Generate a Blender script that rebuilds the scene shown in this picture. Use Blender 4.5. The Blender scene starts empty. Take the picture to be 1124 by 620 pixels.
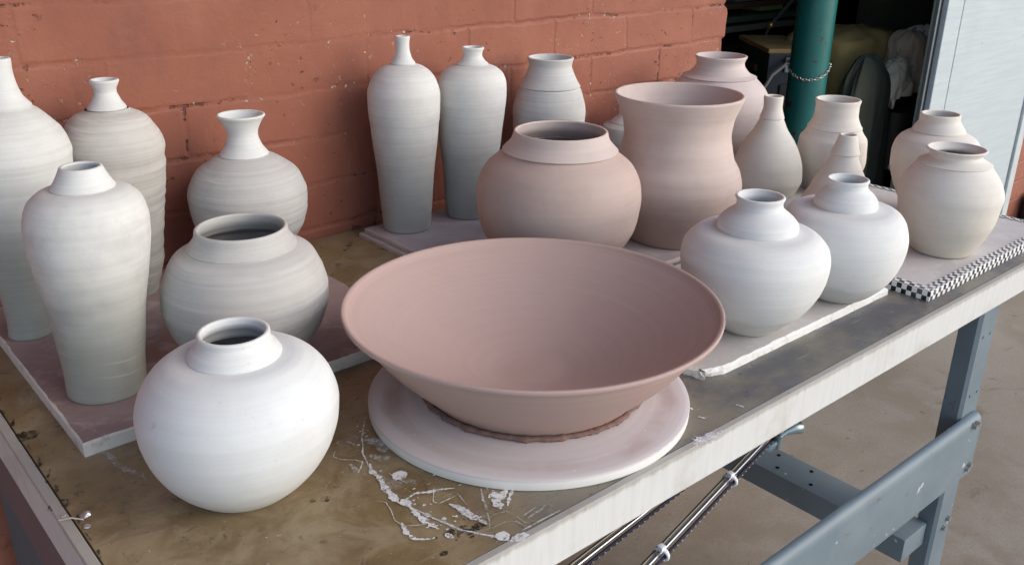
import bpy, bmesh, math, random
from mathutils import Vector, Matrix, noise
# measured pot profiles: x, y, base height, lean, [(height, radius, collar seam)] in survey units (camera height over the table = 1)
VASES = {
  'A': (0.4376, 2.2876, 0.03, 0.061, [(0.0, 0.0517, 0), (0.0241, 0.0504, 0), (0.0838, 0.0548, 0), (0.3447, 0.12, 0), (0.4095, 0.1304, 0), (0.4411, 0.1326, 0), (0.4724, 0.1248, 0), (0.4909, 0.1162, 0), (0.5083, 0.1014, 0), (0.5232, 0.0875, 0), (0.5382, 0.0723, 0), (0.5512, 0.0576, 1), (0.573046, 0.042, 0), (0.602836, 0.0325, 0), (0.6326259999999999, 0.0285, 0), (0.6505, 0.0285, 0)]),
  'B': (0.4854, 1.8909, 0.03, 0.042, [(0, 0.0805, 0), (0.0582, 0.0823, 0), (0.1158, 0.0881, 0), (0.1995, 0.0966, 0), (0.2603, 0.1074, 0), (0.3, 0.1131, 0), (0.3449, 0.1185, 0), (0.3775, 0.1188, 0), (0.398, 0.1151, 0), (0.418, 0.1084, 0), (0.434, 0.0943, 0), (0.445, 0.0741, 0), (0.4497, 0.0595, 1), (0.468, 0.0495, 0), (0.4864, 0.041, 0)]),
  'C': (0.7131, 2.3943, 0.03, 0.028, [(0.0, 0.0731, 0), (0.0875, 0.093, 0), (0.17, 0.1027, 0), (0.2647, 0.1142, 0), (0.3543, 0.1241, 0), (0.4017, 0.1253, 0), (0.4192, 0.1224, 0), (0.4482, 0.1086, 0), (0.4769, 0.0856, 0), (0.496, 0.053, 0), (0.4981, 0.0453, 1), (0.5208, 0.0326, 0), (0.5388, 0.0265, 0), (0.5636, 0.0349, 0)]),
  'D': (0.7901, 1.8289, 0.03, 0.022, [(0.0, 0.1014, 0), (0.03, 0.1246, 0), (0.0707, 0.1575, 0), (0.1095, 0.1748, 0), (0.1477, 0.1828, 0), (0.1764, 0.1817, 0), (0.2025, 0.1764, 0), (0.2324, 0.1644, 0), (0.2557, 0.1506, 0), (0.2773, 0.1185, 1), (0.3021, 0.1014, 0), (0.3146, 0.0992, 0)]),
  'E': (1.0562, 2.3521, 0.03, 0.006, [(0.0, 0.0932, 0), (0.0884, 0.1222, 0), (0.1306, 0.1463, 0), (0.1767, 0.1587, 0), (0.2248, 0.162, 0), (0.2564, 0.1539, 0), (0.2901, 0.1346, 0), (0.3153, 0.1021, 0), (0.3303, 0.076, 0), (0.3367, 0.0643, 1), (0.3633, 0.0481, 0), (0.3912, 0.0407, 0), (0.4239, 0.0523, 0), (0.4415, 0.0644, 0)]),
  'F': (0.5712, 1.4115, 0.0, 0.03, [(0, 0.093, 0), (0.008, 0.102, 0), (0.03, 0.125, 0), (0.06, 0.1475, 0), (0.1, 0.1665, 0), (0.14, 0.1757, 0), (0.17, 0.1772, 0), (0.205, 0.169, 0), (0.234, 0.152, 0), (0.256, 0.127, 0), (0.266, 0.104, 0), (0.271, 0.0807, 1), (0.2815, 0.075, 0), (0.2945, 0.0645, 0), (0.302, 0.0618, 0), (0.3091, 0.0626, 0)]),
  'G': (1.2187, 1.3305, 0.0235, -0.014, [(0, 0.233, 0), (0.016, 0.243, 0), (0.05, 0.2786, 0), (0.1, 0.3273, 0), (0.15, 0.3642, 0), (0.185, 0.3834, 0), (0.1985, 0.4035, 0)]),
  'H': (1.6075, 2.3777, 0.028, 0.007, [(0.0, 0.0759, 0), (0.0762, 0.0825, 0), (0.1922, 0.091, 0), (0.2872, 0.1022, 0), (0.3397, 0.107, 0), (0.3828, 0.1115, 0), (0.4368, 0.1126, 0), (0.4704, 0.1042, 0), (0.4981, 0.0885, 0), (0.5202, 0.0606, 0), (0.531, 0.0361, 1), (0.543937, 0.0285, 0), (0.556113, 0.0243, 0), (0.573616, 0.021, 0), (0.588836, 0.0207, 0), (0.6071, 0.0232, 0)]),
  'I': (1.8511, 2.3631, 0.028, 0.033, [(0.0, 0.0735, 0), (0.0577, 0.081, 0), (0.154, 0.0885, 0), (0.2544, 0.1018, 0), (0.3004, 0.1051, 0), (0.361, 0.111, 0), (0.4058, 0.1139, 0), (0.4471, 0.1118, 0), (0.4763, 0.1007, 0), (0.4963, 0.0773, 0), (0.5092, 0.0497, 1), (0.52105, 0.0375, 0), (0.53527, 0.0305, 0), (0.54475, 0.0315, 0), (0.5566, 0.0361, 0)]),
  'J': (2.2295, 2.3756, 0.028, 0.003, [(0.0, 0.0741, 0), (0.0943, 0.0948, 0), (0.1796, 0.1156, 0), (0.2662, 0.1282, 0), (0.3088, 0.1295, 0), (0.3541, 0.1201, 0), (0.383, 0.1096, 0), (0.3957, 0.103, 1), (0.4178, 0.0939, 0), (0.4431, 0.0821, 0), (0.465, 0.0751, 0), (0.4903, 0.0812, 0)]),
  'K': (1.7651, 1.8313, 0.028, 0.004, [(0.0, 0.1502, 0), (0.0505, 0.1811, 0), (0.089, 0.2077, 0), (0.123, 0.2243, 0), (0.1648, 0.2329, 0), (0.2087, 0.2371, 0), (0.2412, 0.2341, 0), (0.2943, 0.2124, 0), (0.3371, 0.1633, 0), (0.3448, 0.1571, 1), (0.3734, 0.1389, 0), (0.3941, 0.1323, 0)]),
  'L': (2.2286, 1.7785, 0.028, -0.022, [(0.0, 0.1491, 0), (0.0738, 0.1799, 0), (0.1287, 0.2007, 0), (0.1736, 0.209, 0), (0.2178, 0.201, 0), (0.2613, 0.1791, 0), (0.296, 0.171, 0), (0.3332, 0.165, 0), (0.3815, 0.1709, 0), (0.4237, 0.1871, 0), (0.4515, 0.1982, 0)]),
  'M': (3.0, 2.2252, 0.028, 0.008, [(0.0, 0.1282, 0), (0.0936, 0.1812, 0), (0.1684, 0.2049, 0), (0.2492, 0.2095, 0), (0.2961, 0.1991, 0), (0.3229, 0.1859, 0), (0.3531, 0.1587, 0), (0.3734, 0.1398, 1), (0.3842, 0.1184, 0), (0.4229, 0.0925, 0), (0.4474, 0.1008, 0)]),
  'Nn': (2.8682, 1.8663, 0.028, -0.024, [(0.0, 0.1006, 0), (0.0255, 0.1145, 0), (0.0609, 0.127, 0), (0.1054, 0.124, 0), (0.1567, 0.1093, 0), (0.2006, 0.0875, 0), (0.2408, 0.0603, 0), (0.2841, 0.041, 1), (0.3233, 0.0335, 0), (0.3576, 0.0348, 0)]),
  'O': (3.1272, 1.7683, 0.028, -0.006, [(0.0, 0.0966, 0), (0.069, 0.1199, 0), (0.108, 0.128, 0), (0.1537, 0.1254, 0), (0.1885, 0.1215, 0), (0.2126, 0.1051, 0), (0.233, 0.0961, 1), (0.2469, 0.0896, 0), (0.2807, 0.0785, 0), (0.3079, 0.0778, 0), (0.3315, 0.0816, 0)]),
  'P': (2.7597, 1.5184, 0.03, 0.03, [(0.0, 0.1002, 0), (0.0693, 0.1169, 0), (0.1075, 0.0983, 0), (0.1387, 0.0871, 0), (0.1853, 0.0628, 0), (0.2194, 0.0468, 0), (0.238, 0.0427, 1), (0.2776, 0.0339, 0), (0.2958, 0.0297, 0)]),
  'Q': (1.8454, 1.2067, 0.021, -0.012, [(0, 0.0659, 0), (0.0273, 0.097, 0), (0.0786, 0.1451, 0), (0.1293, 0.1713, 0), (0.156, 0.1782, 0), (0.1873, 0.1815, 0), (0.2181, 0.1765, 0), (0.242, 0.159, 0), (0.257, 0.1368, 0), (0.2668, 0.0975, 1), (0.2768, 0.0978, 0), (0.289, 0.0905, 0), (0.3, 0.079, 0), (0.31, 0.066, 0), (0.3174, 0.0578, 0), (0.3286, 0.0552, 0), (0.3425, 0.0596, 0)]),
  'R': (2.2113, 1.176, 0.021, -0.038, [(0, 0.0678, 0), (0.0206, 0.0959, 0), (0.0611, 0.1326, 0), (0.1025, 0.1542, 0), (0.1418, 0.1653, 0), (0.1728, 0.1683, 0), (0.2104, 0.1615, 0), (0.236, 0.1481, 0), (0.251, 0.1249, 0), (0.2592, 0.0812, 1), (0.27, 0.0815, 0), (0.281, 0.077, 0), (0.292, 0.068, 0), (0.301, 0.0575, 0), (0.309, 0.0512, 0), (0.316, 0.0512, 0), (0.3265, 0.0546, 0)]),
  'S': (3.0891, 1.3436, 0.03, -0.068, [(0.0, 0.079, 0), (0.086, 0.1218, 0), (0.1279, 0.1358, 0), (0.1757, 0.1449, 0), (0.2135, 0.1437, 0), (0.2416, 0.1382, 0), (0.2694, 0.1226, 0), (0.286, 0.0992, 0), (0.2967, 0.0818, 1), (0.312, 0.0759, 0), (0.3334, 0.0631, 0), (0.3486, 0.0637, 0)]),
  'T': (2.7761, 1.1522, 0.03, -0.031, [(0.0, 0.0876, 0), (0.0571, 0.1184, 0), (0.108, 0.1395, 0), (0.1548, 0.1465, 0), (0.1836, 0.1508, 0), (0.223, 0.1396, 0), (0.2596, 0.1153, 0), (0.2786, 0.1024, 1), (0.3011, 0.0729, 0), (0.3178, 0.0861, 0)]),
  'U': (2.6698, 2.3801, 0.028, 0.028, [(0.0, 0.0651, 0), (0.1486, 0.119, 0), (0.192, 0.1093, 0), (0.2099, 0.0778, 1), (0.2417, 0.051, 0), (0.2843, 0.0561, 0)]),
}
# spilled slip centre lines on the table top
SPLASH = {
  'a1': [(0.874, 1.472), (0.822, 1.406), (0.793, 1.354), (0.776, 1.308)] ,
  'a2': [(0.781, 1.316), (0.767, 1.253), (0.761, 1.198), (0.758, 1.164)] ,
  'a3': [(0.763, 1.155), (0.761, 1.116), (0.762, 1.066)] ,
  'a4': [(0.764, 1.153), (0.777, 1.098), (0.796, 1.038), (0.835, 0.978), (0.839, 0.955)] ,
  'a5': [(0.764, 1.174), (0.795, 1.18), (0.83, 1.162), (0.861, 1.147)] ,
  'b1': [(0.794, 1.259), (0.815, 1.23)] ,
  'a6': [(0.824, 1.114), (0.829, 1.089), (0.834, 1.065), (0.837, 1.023)] ,
  'a7': [(0.726, 1.126), (0.716, 1.095), (0.718, 1.071), (0.74, 1.052)] ,
  'f1': [(0.912, 1.096), (0.886, 1.042)] ,
  'f2': [(0.929, 1.082), (0.897, 1.058)] ,
  'f3': [(0.938, 1.072), (0.901, 1.04)] ,
  'b2': [(0.838, 0.98), (0.858, 0.96)] ,
  'd1': [(0.899, 1.115), (0.837, 1.013)] ,
  'l1': [(0.9, 0.99), (0.947, 0.996)] ,
  'l2': [(0.898, 1.001), (0.94, 1.006)] ,
  's1': [(0.79, 1.413), (0.799, 1.377)] ,
  's2': [(0.754, 1.339), (0.748, 1.306)] ,
  'p1': [(0.843, 1.402), (0.83, 1.33)] ,
  'p2': [(0.765, 1.05), (0.77, 1.031)] ,
  'p3': [(0.807, 1.342), (0.812, 1.302)] ,
  't1': [(0.835, 1.487), (0.864, 1.452)] ,
  't2': [(0.793, 1.265), (0.801, 1.214)] ,
  'w2': [(0.856, 1.14), (0.845, 1.086)] ,
  'left': [(0.4, 1.694), (0.41, 1.631), (0.416, 1.586), (0.435, 1.536)] ,
  'e1': [(1.321, 0.951), (1.353, 0.955), (1.401, 0.956)] ,
  'e2': [(1.434, 1.055), (1.43, 1.045)] ,
  'e3': [(1.418, 1.02), (1.425, 1.006)] ,
  'e4': [(1.523, 0.999), (1.527, 0.98)] ,
  'e5': [(1.406, 0.967), (1.411, 0.947)] ,
  'pink': [(1.805, 1.091), (1.792, 1.039), (1.801, 0.989)] ,
  'str': [(0.269, 1.505), (0.304, 1.483)] ,
  'foil': [(0.311, 1.494), (0.314, 1.482), (0.303, 1.461), (0.281, 1.519)] ,
  'tiny': [(1.382, 2.402), (1.123, 1.205)] ,
}
SUNP = (30, (.52, -.85)); SKYS = .15; SUNS = .5; SUNA = 60; EXPO = .80; ROOFY = -.1; ROOFX = 1.9
random.seed(7)
S = 0.58; TZ = 0.86            # metres per survey unit, table height
C = bpy.context.scene.collection
def W(x, y, z=0.0): return Vector((x*S, y*S, TZ + z*S))

# ------------------------------------------------------------------ helpers
def link(name, bm, m, parent=None, smooth=None):
    me = bpy.data.meshes.new(name); bm.normal_update(); bm.to_mesh(me); bm.free()
    o = bpy.data.objects.new(name, me); C.objects.link(o)
    for mm in (m if isinstance(m, (list, tuple)) else [m]): me.materials.append(mm)
    if parent is not None: o.parent = parent
    if smooth is not None:
        for p in me.polygons: p.use_smooth = True
        if smooth < 179:
            me.set_sharp_from_angle(angle=math.radians(smooth))
    return o
def tag(o, label, cat, group=None):
    o['label'] = label; o['category'] = cat
    if group: o['group'] = group
    return o
def thing(name, label, cat, loc=(0, 0, 0), group=None):
    o = bpy.data.objects.new(name, None); C.objects.link(o); o.location = loc; o.empty_display_size = .05
    return tag(o, label, cat, group)
def box(bm, lo, hi, bevel=0.0, mat=0, seg=2):
    r = bmesh.ops.create_cube(bm, size=1.0); vs = r['verts']
    for v in vs:
        v.co = Vector([(lo[i]+hi[i])/2 + v.co[i]*(hi[i]-lo[i]) for i in range(3)])
    fs = {f for v in vs for f in v.link_faces}
    for f in fs: f.material_index = mat
    if bevel:
        es = {e for v in vs for e in v.link_edges}
        bmesh.ops.bevel(bm, geom=list(es), offset=bevel, segments=seg, affect='EDGES', profile=.6)
def wbox(bm, lo, hi, org=(0, 0, 0), bevel=0.0):
    a = W(*lo)-Vector(org); b = W(*hi)-Vector(org)
    box(bm, [min(a[i], b[i]) for i in range(3)], [max(a[i], b[i]) for i in range(3)], bevel)
def tube(bm, pts, r, n=10, cap=True):
    pts = [Vector(p) for p in pts]; rings = []
    for i, p in enumerate(pts):
        d = (pts[min(i+1, len(pts)-1)] - pts[max(i-1, 0)]).normalized()
        u = d.orthogonal().normalized() if i == 0 else (u - d*u.dot(d)).normalized()
        v = d.cross(u); rr = r[i] if isinstance(r, (list, tuple)) else r
        rings.append([bm.verts.new(p + (u*math.cos(2*math.pi*k/n) + v*math.sin(2*math.pi*k/n))*rr) for k in range(n)])
    for a, b in zip(rings, rings[1:]):
        for k in range(n): bm.faces.new((a[k], a[(k+1) % n], b[(k+1) % n], b[k]))
    if cap:
        bm.faces.new(rings[0][::-1]); bm.faces.new(rings[-1])
def torus(bm, c, R, r, axis, n=20, m=8, squash=1.0, up=None):
    axis = Vector(axis).normalized(); u = (Vector(up) - axis*Vector(up).dot(axis)).normalized() if up is not None else axis.orthogonal().normalized(); v = axis.cross(u)
    rings = []
    for i in range(n):
        a = 2*math.pi*i/n; d = u*math.cos(a)+v*math.sin(a); cc = Vector(c)+u*math.cos(a)*R+v*math.sin(a)*R*squash
        rings.append([bm.verts.new(cc+d*r*math.cos(2*math.pi*k/m)+axis*r*math.sin(2*math.pi*k/m)) for k in range(m)])
    for i in range(n):
        a, b = rings[i], rings[(i+1) % n]
        for k in range(m): bm.faces.new((a[k], b[k], b[(k+1) % m], a[(k+1) % m]))
def extrude_poly(bm, pts, vec):
    a = [bm.verts.new(p) for p in pts]; b = [bm.verts.new(Vector(p)+Vector(vec)) for p in pts]; n = len(pts)
    bm.faces.new(a); bm.faces.new(b[::-1])
    for i in range(n): bm.faces.new((a[i], b[i], b[(i+1) % n], a[(i+1) % n]))
    bmesh.ops.recalc_face_normals(bm, faces=bm.faces)

# ------------------------------------------------------------------ node materials
class NT:
    def __init__(s, name, rough=.6, spec=.3, metal=0.0):
        s.m = bpy.data.materials.new(name); s.m.use_nodes = True; s.t = s.m.node_tree; s.b = s.t.nodes['Principled BSDF']
        s.b.inputs['Roughness'].default_value = rough; s.b.inputs['Specular IOR Level'].default_value = spec; s.b.inputs['Metallic'].default_value = metal
        s.tc = s.n('ShaderNodeTexCoord'); s.obj = s.tc.outputs['Object']
    def n(s, ty, **kw):
        x = s.t.nodes.new(ty)
        for k, v in kw.items(): setattr(x, k, v)
        return x
    def put(s, sock, v):
        if hasattr(v, 'links') or isinstance(v, bpy.types.NodeSocket): s.t.links.new(v, sock)
        elif isinstance(v, (tuple, list)) and len(v) == 3 and sock.type == 'RGBA': sock.default_value = (*v, 1)
        else: sock.default_value = v
    def mapping(s, vec, scale=(1, 1, 1), loc=(0, 0, 0), rot=(0, 0, 0)):
        x = s.n('ShaderNodeMapping'); s.put(x.inputs[0], vec); x.inputs['Location'].default_value = loc; x.inputs['Rotation'].default_value = rot; x.inputs['Scale'].default_value = scale
        return x.outputs[0]
    def noise(s, vec, scale, detail=4, rough=.55, dist=0.0):
        x = s.n('ShaderNodeTexNoise'); s.put(x.inputs['Vector'], vec); x.inputs['Scale'].default_value = scale; x.inputs['Detail'].default_value = detail
        x.inputs['Roughness'].default_value = rough; x.inputs['Distortion'].default_value = dist
        return x.outputs['Fac']
    def voro(s, vec, scale, feature='F1', rnd=1.0):
        x = s.n('ShaderNodeTexVoronoi', feature=feature); s.put(x.inputs['Vector'], vec); x.inputs['Scale'].default_value = scale; x.inputs['Randomness'].default_value = rnd
        return x.outputs['Distance']
    def ramp(s, fac, a, b, lo=0.0, hi=1.0):     # smooth map range
        x = s.n('ShaderNodeMapRange', interpolation_type='SMOOTHSTEP'); s.put(x.inputs['Value'], fac)
        x.inputs['From Min'].default_value = a; x.inputs['From Max'].default_value = b; x.inputs['To Min'].default_value = lo; x.inputs['To Max'].default_value = hi
        return x.outputs[0]
    def math(s, op, a, b=0.0, clamp=False):
        x = s.n('ShaderNodeMath', operation=op, use_clamp=clamp); s.put(x.inputs[0], a); s.put(x.inputs[1], b); return x.outputs[0]
    def mix(s, fac, a, b, blend='MIX'):
        x = s.n('ShaderNodeMix', data_type='RGBA', blend_type=blend); s.put(x.inputs[0], fac); s.put(x.inputs[6], a); s.put(x.inputs[7], b); return x.outputs[2]
    def xyz(s, vec):
        x = s.n('ShaderNodeSeparateXYZ'); s.put(x.inputs[0], vec); return x.outputs
    def comb(s, x, y, z):
        c = s.n('ShaderNodeCombineXYZ'); s.put(c.inputs[0], x); s.put(c.inputs[1], y); s.put(c.inputs[2], z); return c.outputs[0]
    def bump(s, h, strength=.3, dist=.002, normal=None):
        x = s.n('ShaderNodeBump'); s.put(x.inputs['Height'], h); x.inputs['Strength'].default_value = strength; x.inputs['Distance'].default_value = dist
        if normal is not None: s.put(x.inputs['Normal'], normal)
        return x.outputs[0]
    def col(s, c): s.put(s.b.inputs['Base Color'], c)
    def rough(s, c): s.put(s.b.inputs['Roughness'], c)
    def nrm(s, c): s.put(s.b.inputs['Normal'], c)

def plain(name, c, rough=.6, spec=.3, metal=0.0, var=.25, scale=14, bump=.15):
    t = NT(name, rough, spec, metal); f = t.noise(t.obj, scale, 6)
    t.col(t.mix(f, tuple(x*(1-var) for x in c), tuple(min(1, x*(1+var)) for x in c)))
    if bump: t.nrm(t.bump(t.noise(t.obj, scale*6, 4), bump, .001))
    return t.m

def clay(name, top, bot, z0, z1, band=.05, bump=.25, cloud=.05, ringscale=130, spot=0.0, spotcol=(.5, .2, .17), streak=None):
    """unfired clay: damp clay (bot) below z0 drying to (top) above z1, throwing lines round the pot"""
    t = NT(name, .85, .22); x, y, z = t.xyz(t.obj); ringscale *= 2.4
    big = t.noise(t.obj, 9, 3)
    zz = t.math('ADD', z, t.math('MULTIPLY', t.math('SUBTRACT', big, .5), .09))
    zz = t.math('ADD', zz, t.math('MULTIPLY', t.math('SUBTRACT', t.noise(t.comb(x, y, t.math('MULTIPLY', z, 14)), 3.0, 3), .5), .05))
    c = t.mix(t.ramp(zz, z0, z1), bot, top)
    lines = t.noise(t.comb(t.math('MULTIPLY', x, 2.0), t.math('MULTIPLY', y, 2.0), t.math('MULTIPLY', z, ringscale)), 1.0, 5, .65)
    c = t.mix(t.ramp(lines, .3, .75), c, tuple(1-band*2.2 for _ in range(3)), 'MULTIPLY')
    c = t.mix(t.ramp(t.noise(t.obj, 16, 5, .6), .42, .72, 0, 1), c, tuple(1-cloud*1.8 for _ in range(3)), 'MULTIPLY')
    sp = t.ramp(t.noise(t.obj, 260, 2), .67, .73)
    c = t.mix(t.math('MULTIPLY', sp, .22), c, (.35, .3, .27))
    if streak:
        sl = t.math('ADD', t.math('MULTIPLY', z, streak[1]), t.math('ADD', t.math('MULTIPLY', x, streak[2]), t.math('MULTIPLY', y, -streak[2]*.6)))
        sn = t.noise(t.comb(t.math('MULTIPLY', x, 4.0), t.math('MULTIPLY', y, 4.0), sl), 1.0, 3, .6)
        c = t.mix(t.math('MULTIPLY', t.ramp(sn, .56, .70), t.math('MULTIPLY', t.ramp(t.noise(t.obj, 8, 3), .40, .60), streak[0])), c, (.70, .70, .68))
        c = t.mix(t.math('MULTIPLY', t.ramp(sn, .44, .32), t.math('MULTIPLY', t.ramp(t.noise(t.obj, 7, 3), .35, .60), streak[0]*.45)), c, (.27, .265, .25))
    if spot:
        sm = t.math('MULTIPLY', t.ramp(t.noise(t.obj, 11, 2), .66, .74), t.ramp(t.noise(t.obj, 90, 3), .45, .62))
        c = t.mix(t.math('MULTIPLY', sm, spot), c, spotcol)
    t.col(c)
    fine = t.noise(t.comb(t.math('MULTIPLY', x, 3.0), t.math('MULTIPLY', y, 3.0), t.math('MULTIPLY', z, ringscale*2.2)), 1.0, 2, .6)
    h = t.math('ADD', t.math('MULTIPLY', lines, 1.0), t.math('ADD', t.math('MULTIPLY', fine, .45), t.math('MULTIPLY', t.noise(t.obj, 420, 3), .5)))
    crisp = t.ramp(t.noise(t.comb(t.math('MULTIPLY', x, 5.0), t.math('MULTIPLY', y, 5.0), t.math('MULTIPLY', z, ringscale*1.1)), 1.0, 5, .7), .50, .62)
    h = t.math('ADD', h, t.math('MULTIPLY', crisp, t.math('MULTIPLY', t.ramp(t.noise(t.obj, 6, 2), .40, .62), 1.3)))
    t.nrm(t.bump(h, bump*.8, .0012))
    t.rough(t.ramp(t.noise(t.obj, 20, 3), .3, .7, .74, .92))
    return t.m

# ------------------------------------------------------------------ pots
def pchip(xs, ys, q):
    n = len(xs); h = [xs[i+1]-xs[i] for i in range(n-1)]; d = [(ys[i+1]-ys[i])/h[i] for i in range(n-1)]
    m = [d[0]]+[0]*(n-2)+[d[-1]]
    for i in range(1, n-1):
        if d[i-1]*d[i] > 0:
            w1 = 2*h[i]+h[i-1]; w2 = h[i]+2*h[i-1]; m[i] = (w1+w2)/(w1/d[i-1]+w2/d[i])
    out = []; k = 0
    for x in q:
        while k < n-2 and x > xs[k+1]: k += 1
        t = (x-xs[k])/h[k]
        out.append((2*t**3-3*t**2+1)*ys[k]+(t**3-2*t**2+t)*h[k]*m[k]+(-2*t**3+3*t**2)*ys[k+1]+(t**3-t**2)*h[k]*m[k+1])
    return out
def curve(pts, n):
    """resample a z->r profile segment evenly along its length"""
    if len(pts) == 2:
        return [(pts[0][0]+(pts[1][0]-pts[0][0])*i/(n-1), pts[0][1]+(pts[1][1]-pts[0][1])*i/(n-1)) for i in range(n)]
    zs = [p[0] for p in pts]; rs = [p[1] for p in pts]; N = 400
    q = [zs[0]+(zs[-1]-zs[0])*i/N for i in range(N+1)]; r = pchip(zs, rs, q)
    L = [0.0]
    for i in range(N): L.append(L[-1]+math.hypot(q[i+1]-q[i], r[i+1]-r[i]))
    out = []; k = 0
    for i in range(n):
        s = L[-1]*i/(n-1)
        while k < N-1 and L[k+1] < s: k += 1
        f = (s-L[k])/max(1e-9, L[k+1]-L[k]); out.append((q[k]+(q[k+1]-q[k])*f, r[k]+(r[k+1]-r[k])*f))
    return out
CAMSIDE = Vector((.7547, -.6561))
def revolve(bm, prof, leandir, lean, ridge, seed, seg=112, close_bottom=False, close_top=False):
    """prof: list of (z, r, is_outer) in metres"""
    rings = []
    for z, r, outer in prof:
        ring = []
        for k in range(seg):
            a = 2*math.pi*k/seg
            rr = r*(1+.0035*math.cos(2*a+seed)+.002*math.cos(3*a+2*seed))
            if ridge and outer:
                zz = z+ridge[2]*math.cos(a-seed*1.7)
                rr += ridge[0]*(noise.noise((zz*ridge[1], seed*3.1, .3*math.cos(a)))+.5*noise.noise((zz*ridge[1]*2.3, seed, .4*math.sin(a))))*min(1, z/.03)
            ring.append(bm.verts.new((rr*math.cos(a)+leandir.x*lean*z, rr*math.sin(a)+leandir.y*lean*z, z)))
        rings.append(ring)
    for a, b in zip(rings, rings[1:]):
        for k in range(seg): bm.faces.new((a[k], a[(k+1) % seg], b[(k+1) % seg], b[k]))
    if close_bottom: bm.faces.new(rings[0][::-1])
    if close_top: bm.faces.new(rings[-1])
def make_pot(key, name, label, cat, mat_body, mat_neck=None, group=None, ridge=None, wall=.009, lip=1.0, body_name='body', neck_name='neck', floor=.012, seg=112, ledge=.0012):
    x, y, zb, lean, P = VASES[key]
    org = W(x, y, zb); seed = sum(map(ord, key))*.37
    n2 = Vector((x, y)).normalized(); side = Vector((n2.y, -n2.x))
    cut = [i for i, p in enumerate(P) if p[2]]; cut = cut[-1] if cut else None
    t = wall*S
    pts = [(p[0]*S, p[1]*S) for p in P]
    lowers = pts[:cut+1] if cut is not None else pts
    if cut is not None: lowers = lowers[:-1]+[(lowers[-1][0]-.0016, lowers[-1][1])]
    def inner(cv): return [(max(z, floor*S), max(r-t, r*.45), False) for z, r in reversed(cv) if z > floor*S*.9]
    def foot(cv):   # tiny chamfer at the foot
        z0, r0 = cv[0]; return [(0.0, r0-.0016, True), (.0012, r0-.0003, True)] + [(z, r, True) for z, r in cv[1:] if z > .0016]
    def rim(cv):
        z, r = cv[-1]; e = t*.5*lip; out = []
        for i in range(1, 8):
            a = math.pi*i/8; out.append((z+math.sin(a)*e*.9, r-e+math.cos(a)*e, True))
        return out
    root = None
    if cut is None:
        bm = bmesh.new(); cv = curve(pts, 110)
        body = foot(cv)+rim(cv)+[(z, (r if z < .001 else r), o) for z, r, o in inner([(a, b) for a, b in cv])]
        revolve(bm, body, side, lean, ridge, seed, seg, True, True)
        o = link(name, bm, mat_body, None, 50); o.location = org; tag(o, label, cat, group); return o
    root = thing(name, label, cat, org, group)
    bm = bmesh.new(); cv = curve(lowers, 100); revolve(bm, foot(cv), side, lean, ridge, seed, seg, True, False)
    inn = inner(cv); revolve(bm, inn, side, lean, None, seed, seg, False, True)
    link(body_name, bm, mat_body, root, 50)
    up = pts[cut:]; up[0] = (up[0][0]-.0004, up[0][1]+ledge)
    bm = bmesh.new(); cv = curve(up, 44)
    revolve(bm, [(cv[0][0]-.0034, cv[0][1]-ledge-.0016, True), (cv[0][0]-.0016, cv[0][1]-ledge*.8, True), (cv[0][0]-.0007, cv[0][1]-.0003, True)]+[(z, r, True) for z, r in cv]+rim(cv)+[(z, max(r-t, r*.45), False) for z, r in reversed(cv)], side, lean, (ridge[0]*.35, ridge[1], ridge[2]) if ridge else None, seed, seg)
    link(neck_name, bm, mat_neck or mat_body, root, 50)
    return root

WHITE = (.66, .665, .66); 
M = {}
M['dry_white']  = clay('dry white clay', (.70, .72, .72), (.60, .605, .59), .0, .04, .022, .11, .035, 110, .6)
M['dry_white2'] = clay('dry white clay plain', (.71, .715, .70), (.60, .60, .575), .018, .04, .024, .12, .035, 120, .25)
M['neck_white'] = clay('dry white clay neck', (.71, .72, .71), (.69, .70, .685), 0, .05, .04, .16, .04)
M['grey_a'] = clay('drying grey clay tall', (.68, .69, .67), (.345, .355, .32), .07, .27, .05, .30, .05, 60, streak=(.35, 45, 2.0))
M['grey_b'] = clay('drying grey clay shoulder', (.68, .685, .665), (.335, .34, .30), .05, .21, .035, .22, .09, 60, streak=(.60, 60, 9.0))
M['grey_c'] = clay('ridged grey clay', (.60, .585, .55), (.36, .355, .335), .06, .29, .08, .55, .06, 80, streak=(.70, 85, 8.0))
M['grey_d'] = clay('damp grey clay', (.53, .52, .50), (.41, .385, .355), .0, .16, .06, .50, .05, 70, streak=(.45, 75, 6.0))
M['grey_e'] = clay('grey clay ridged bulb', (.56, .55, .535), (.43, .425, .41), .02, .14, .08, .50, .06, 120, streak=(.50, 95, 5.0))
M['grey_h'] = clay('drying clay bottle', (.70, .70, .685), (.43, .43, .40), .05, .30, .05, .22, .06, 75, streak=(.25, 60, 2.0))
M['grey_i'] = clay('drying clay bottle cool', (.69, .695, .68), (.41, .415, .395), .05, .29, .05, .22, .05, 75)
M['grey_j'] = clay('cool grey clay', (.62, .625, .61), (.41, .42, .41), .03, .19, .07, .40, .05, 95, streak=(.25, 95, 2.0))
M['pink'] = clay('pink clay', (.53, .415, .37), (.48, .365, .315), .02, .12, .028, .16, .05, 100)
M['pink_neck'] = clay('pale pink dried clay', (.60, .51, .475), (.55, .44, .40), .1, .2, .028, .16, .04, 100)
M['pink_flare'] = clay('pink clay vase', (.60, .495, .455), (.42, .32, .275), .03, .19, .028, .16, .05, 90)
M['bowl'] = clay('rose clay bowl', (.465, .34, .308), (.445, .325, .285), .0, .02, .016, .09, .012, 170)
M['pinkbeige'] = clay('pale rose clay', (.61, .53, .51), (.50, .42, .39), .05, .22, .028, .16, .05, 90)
M['beige'] = clay('beige clay', (.72, .68, .62), (.62, .57, .495), .02, .13, .02, .10, .04, 90)
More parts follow.
